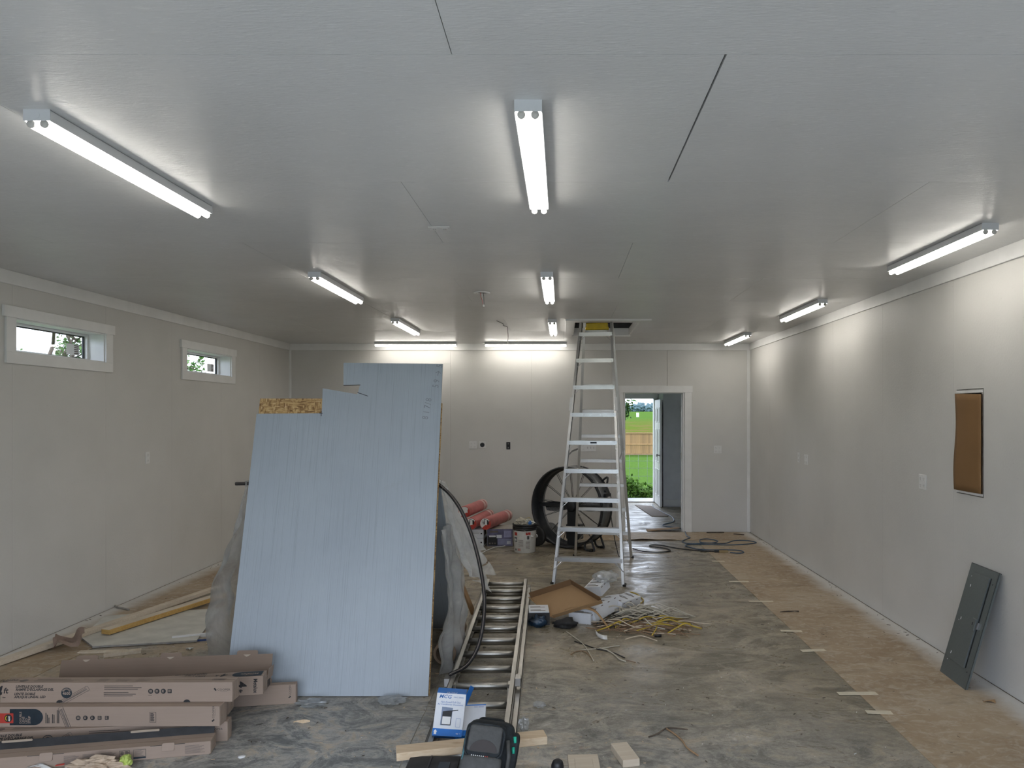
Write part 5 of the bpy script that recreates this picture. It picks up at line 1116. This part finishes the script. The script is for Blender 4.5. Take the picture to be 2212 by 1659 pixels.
a, f = crumple((.10, .05, .04), amp=.5, freq=2.0, seed=50); o = MB().add(a, f, 0, True).build('black_scrap', BLACKM); o.location = (.02, 6.18, .035); tag(o, 'dark crumpled scrap at the front of the heap', 'scrap')
# cable offcuts
def cable(kind, ctr, L, ang, curve, r, z0, mat, label, grp):
    pts = []
    for k in range(5):
        u = k / 4 - .5; x = ctr[0] + L * u * cos(ang) - curve * (u * u * 4 - .5) * sin(ang) + rnd.gauss(0, .006); y = ctr[1] + L * u * sin(ang) + curve * (u * u * 4 - .5) * cos(ang) + rnd.gauss(0, .006)
        pts.append(V((x, y, max(r + .001, z0 * (1 - 1.7 * abs(u)) + r + rnd.uniform(0, .008)))))
    return tag(MB().tube(catmull(pts, 4), r, 6).build(kind, mat), label, 'cable', grp)
CW = plain('cable_white', (.50, .46, .38), .5, var=.06); CY = plain('cable_yellow', (.52, .37, .05), .5, var=.08); CT = plain('cable_bare', (.27, .17, .10), .55, var=.12); CB = plain('cable_black', (.025, .024, .024), .5, var=.1)
for k in range(44): cable('cable_offcut', (rnd.gauss(.70, .13), rnd.gauss(6.42, .14)), rnd.uniform(.22, .52), rnd.gauss(-.25, .45), rnd.gauss(0, .05), .0055, rnd.uniform(.01, .10), CW, 'white cable offcut in the wire heap', 'white cable offcuts in the heap')
for k in range(60): cable('cable_offcut', (rnd.gauss(.66, .15), rnd.gauss(6.18, .11)), rnd.uniform(.20, .55), rnd.gauss(-.22, .35), rnd.gauss(0, .04), .0034, rnd.uniform(.0, .05), CT, 'thin bare copper-brown wire in the wire heap', 'bare wires in the heap')
for k in range(26): cable('cable_offcut', (rnd.gauss(.66, .16), rnd.gauss(6.24, .12)), rnd.uniform(.25, .5), rnd.gauss(-.25, .4), rnd.gauss(0, .05), .0042, rnd.uniform(.0, .06), LUMBERW, 'cream split wire in the wire heap', 'cream wires in the heap')
for k in range(10): cable('cable_offcut', (rnd.gauss(.75, .14), rnd.gauss(6.2, .1)), rnd.uniform(.25, .5), rnd.gauss(.25, .5), rnd.gauss(0, .05), .0058, rnd.uniform(.02, .07), CY, 'yellow cable offcut in the wire heap', 'yellow cable offcuts in the heap')
for k in range(14): cable('cable_offcut', (rnd.gauss(.6, .15), rnd.gauss(6.25, .1)), rnd.uniform(.25, .45), rnd.gauss(.2, .4), rnd.gauss(0, .03), .0035, rnd.uniform(.02, .07), CB, 'thin black wire in the wire heap', 'black wires in the heap')
for nm, lab, m, r, pts in (('yellow_cable', 'yellow cable looping out wide at the edge of the wire heap', CY, .0065, ((1388, 1362), (1420, 1350), (1450, 1352), (1470, 1355), (1480, 1350), (1472, 1342), (1440, 1336), (1405, 1338), (1370, 1342))),
  ('yellow_cable', 'short yellow cable curling behind the white cartons', CY, .006, ((1362, 1279), (1375, 1283), (1384, 1290), (1390, 1297), (1384, 1303))),
  ('white_cable', 'white cable coil loop on top of the wire heap', CW, .007, ((1340, 1325), (1339, 1312), (1346, 1306), (1360, 1310), (1362, 1318), (1352, 1322), (1344, 1316)))):
    z = .06 if 'coil' in lab else .008
    tag(MB().tube(catmull([floor_pt(*q_, z=z) for q_ in pts], 5), r, 8).build(nm, m), lab, 'cable')
# loose wires in front of the heap
LW = (('brown wire crossing longest among the loose wires', CB, .004, ((1241, 1385), (1262, 1392), (1290, 1402), (1320, 1408), (1350, 1421))), ('grey cable strand bending through the loose wires', CW, .0045, ((1223, 1364), (1240, 1376), (1256, 1388), (1268, 1402), (1282, 1427))),
  ('pale twisted pair ending in copper among the loose wires', CW, .006, ((1295, 1400), (1310, 1404), (1326, 1413), (1338, 1424), (1352, 1429))), ('thin brown wire arcing at the edge of the loose wires', CT, .0035, ((1233, 1414), (1242, 1408), (1258, 1406), (1270, 1412), (1282, 1427))),
  ('grey straight wire laid across the loose wires', CW, .004, ((1255, 1404), (1280, 1402), (1310, 1399), (1325, 1396), (1339, 1395))), ('small bare wire tip beyond the loose wires', CT, .003, ((1352, 1426), (1362, 1428), (1373, 1431))))
for lab, m, r, pts in LW: tag(MB().tube(catmull([floor_pt(*q_, z=r + .001) for q_ in pts], 5), r, 6).build('loose_wire', m), lab, 'wire', 'loose wires on the floor')
ribbon('paper_scrap', 'small white curled paper scrap before the heap', 'paper', [tuple(floor_pt(1287, 1366, .01)), tuple(floor_pt(1292, 1372, .012)), tuple(floor_pt(1302, 1376, .02)), tuple(floor_pt(1312, 1377, .012))], .045, WHITE)
o = MB().cyl((-.028, 0, 0), (.028, 0, 0), .010, n=12).build('black_sleeve', BLACK); o.location = floor_pt(1421, 1373, .0105); tag(o, 'short black tube sleeve on the floor by the wire heap', 'sleeve')
t = tag(MB().tube(catmull([floor_pt(*q_, z=.006) for q_ in ((1401, 1592), (1418, 1586), (1432, 1577), (1440, 1573), (1450, 1572), (1486, 1576))], 4), [.004] * 20 + [.003], 6).build('dry_twig', BARK), 'dry brown forked twig lying on the bare concrete', 'twig')
MB().tube(catmull([floor_pt(*q_, z=.006) for q_ in ((1440, 1574), (1458, 1586), (1474, 1600), (1484, 1615), (1508, 1632))], 4), .005, 6).build('twig_fork', m_wood('twig_wood', (.30, .18, .10), (.42, .28, .16), knots=False), t)
for lab, px, py, s, m, sd in (('clear crumpled film scrap on the floor below the blue sheet', 846, 1518, (.085, .06, .02), FILM2, 60), ('clear film scrap beside the carton that juts out farthest', 672, 1522, (.09, .05, .015), FILM2, 63), ('clear cap-like plastic blister right of the extension ladder', 1165, 1527, (.035, .025, .018), FILM2, 61), ('small clear plastic bag leaning on the ladder rail', 1131, 1577, (.028, .02, .04), FILM2, 62)):
    a, f = crumple(s, amp=.6, freq=2.6, seed=sd); o = MB().add(a, f).build('plastic_scrap', m); p = floor_pt(px, py); o.location = (p.x, p.y, s[2] * .8); tag(o, lab, 'plastic scrap')
for lab, px, py, L, w, rz, m in (('torn brown cardboard scrap below the leaning panel cover', 2136, 1517, .07, .035, 70, CARDTAN), ('long brown splinter on the tan runner', 1705, 1323, .17, .012, 88, BARK), ('white foam chip by the loose board', 410, 1403, .05, .035, 60, WHITE), ('pale wood sliver in front of the blue sheet', 652, 1562, .09, .012, -70, LUMBER)):
    p = floor_pt(px, py); o = MB().grid(lambda u, v: V(((u - .5) * w, (v - .5) * L, .004 + .012 * sin(v * 3 + u * 2))), 3, 6, smooth=False).build('floor_scrap', m, None, solid=.003); o.location = (p.x, p.y, .002); o.rotation_euler = (0, 0, R(rz)); tag(o, lab, 'scrap')
tag(MB().lathe([(0, 0), (.019, 0), (.019, .004), (.0, .006)], 16).build('plastic_disc', WHITE), 'small round white cap on the concrete before the blue sheet', 'cap').location = floor_pt(522, 1635)
# tiny debris nobody would count
def debris(name, label, mat, n, size, region, seed, flat=.35):
    rr = random.Random(seed); q = MB()
    for _ in range(n):
        x, y = region(rr); s = size * rr.uniform(.4, 1.5); a = rr.uniform(0, pi); l = s * rr.uniform(1, 3); w = s * .5; h = s * flat; M = Matrix.Translation((x, y, .0022)) @ Matrix.Rotation(a, 4, 'Z'); q.box(-l / 2, l / 2, -w / 2, w / 2, 0, h, 0, M)
    return tag(q.build(name, mat), label, 'debris', None, 'stuff')
allf = lambda r: (r.uniform(-4.0, 2.7), r.uniform(3.7, 10.9) if r.random() < .6 else r.uniform(3.7, 6.5))
debris('dark_crumbs', 'dark crumbs and bark bits scattered over the whole floor', BARK, 420, .0065, allf, 1); debris('pale_chips', 'pale wood chips scattered over the floor', LUMBER, 190, .0065, lambda r: (r.uniform(-3.4, .6), r.uniform(3.7, 6.4)), 2); debris('white_crumbs', 'white plaster crumbs scattered on the floor', WHITE, 170, .0045, allf, 3)
debris('wall_foot_crumbs', 'dark crumbs gathered along the foot of both walls', BARK, 120, .008, lambda r: ((XR - abs(r.gauss(0, .06)) - .02) if r.random() < .5 else (XL + abs(r.gauss(0, .06)) + .02), r.uniform(3.8, 11)), 4)

# ---------------------------------------------------------------- cords and far-room clutter
def cz(x, y): return floor_pt(1340 + x / 6.9125, 1130 + y / 6.9125, .009)
tag(MB().tube(catmull([cz(*p) for p in ((185, 380), (330, 420), (500, 432), (650, 430), (745, 410), (690, 380), (560, 362), (440, 345), (470, 325), (600, 330), (850, 375), (1100, 405), (1300, 420), (1480, 425))], 6), .007, 8).build('power_cable', RUBBER), 'black extension cord curving in an S from the stepladder', 'cord')
BLUEC = plain('blue_cord', (.035, .075, .13), .45, var=.1)
t = thing('power_cable', 'blue extension cord looping on the floor and through the doorway', 'cord', (0, 0, 0))
far = [floor_pt(1320 + x * .241, 820 + y * .241, .009) for x, y in ((640, 1335), (560, 1325), (480, 1312), (470, 1298), (560, 1272), (545, 1230), (480, 1198), (430, 1170), (385, 1148), (372, 1118))]
pts = [cz(*p) for p in ((1640, 440), (1760, 450), (1840, 440), (1790, 410), (1600, 400), (1300, 400), (1130, 385), (970, 335), (1100, 315), (1600, 327), (1900, 312), (2030, 290), (1900, 262), (1700, 262), (1550, 305), (1300, 296), (1195, 285), (1195, 248), (1300, 236), (1450, 265), (1400, 292), (1200, 302), (1050, 306), (960, 295), (925, 268), (1000, 235), (1040, 213), (990, 188), (960, 110))]
MB().tube(catmull(pts + far, 5), .0075, 8).build('cord', BLUEC, t); p = cz(1540, 430); MB().box(p.x - .06, p.x + .06, p.y - .02, p.y + .02, .002, .03).build('plug', plain('plug_tan', (.30, .22, .10), .5), t, .006); MB().box(p.x - .12, p.x - .05, p.y - .015, p.y + .015, .002, .028).build('plug_black', BLACK, t, .006)
o = MB().prism([tuple(floor_pt(1320 + x * .241, 820 + y * .241).xy) for x, y in ((215, 1128), (360, 1136), (515, 1228), (365, 1228))], .001, .012).build('board_sheet', CARDIN); tag(o, 'thin brown board lying on the far room floor', 'board')
o = MB().grid(lambda u, v: V((-.25 + .5 * u, -.10 + .22 * v, .006 + .05 * u * (1 - .4 * v))), 6, 4).build('cardboard_flap', CARDTAN, None, solid=.004); p = floor_pt(1432, 1146); o.location = p; tag(o, 'tan cardboard piece lying just inside the doorway', 'cardboard')
for lab, px, py, L, w, rz in (('brown bark strip by the back wall near the corner', 1544, 1151, .26, .03, 92), ('dark thin stick lying near the corner of the back wall', 1596, 1156, .16, .012, 60)):
    p = floor_pt(px, py); o = MB().box(-w / 2, w / 2, -L / 2, L / 2, .0, .012).build('bark_strip', BARK, None, .003); o.location = (p.x, min(p.y, 11.1), .006); o.rotation_euler = (0, 0, R(rz)); tag(o, lab, 'stick')
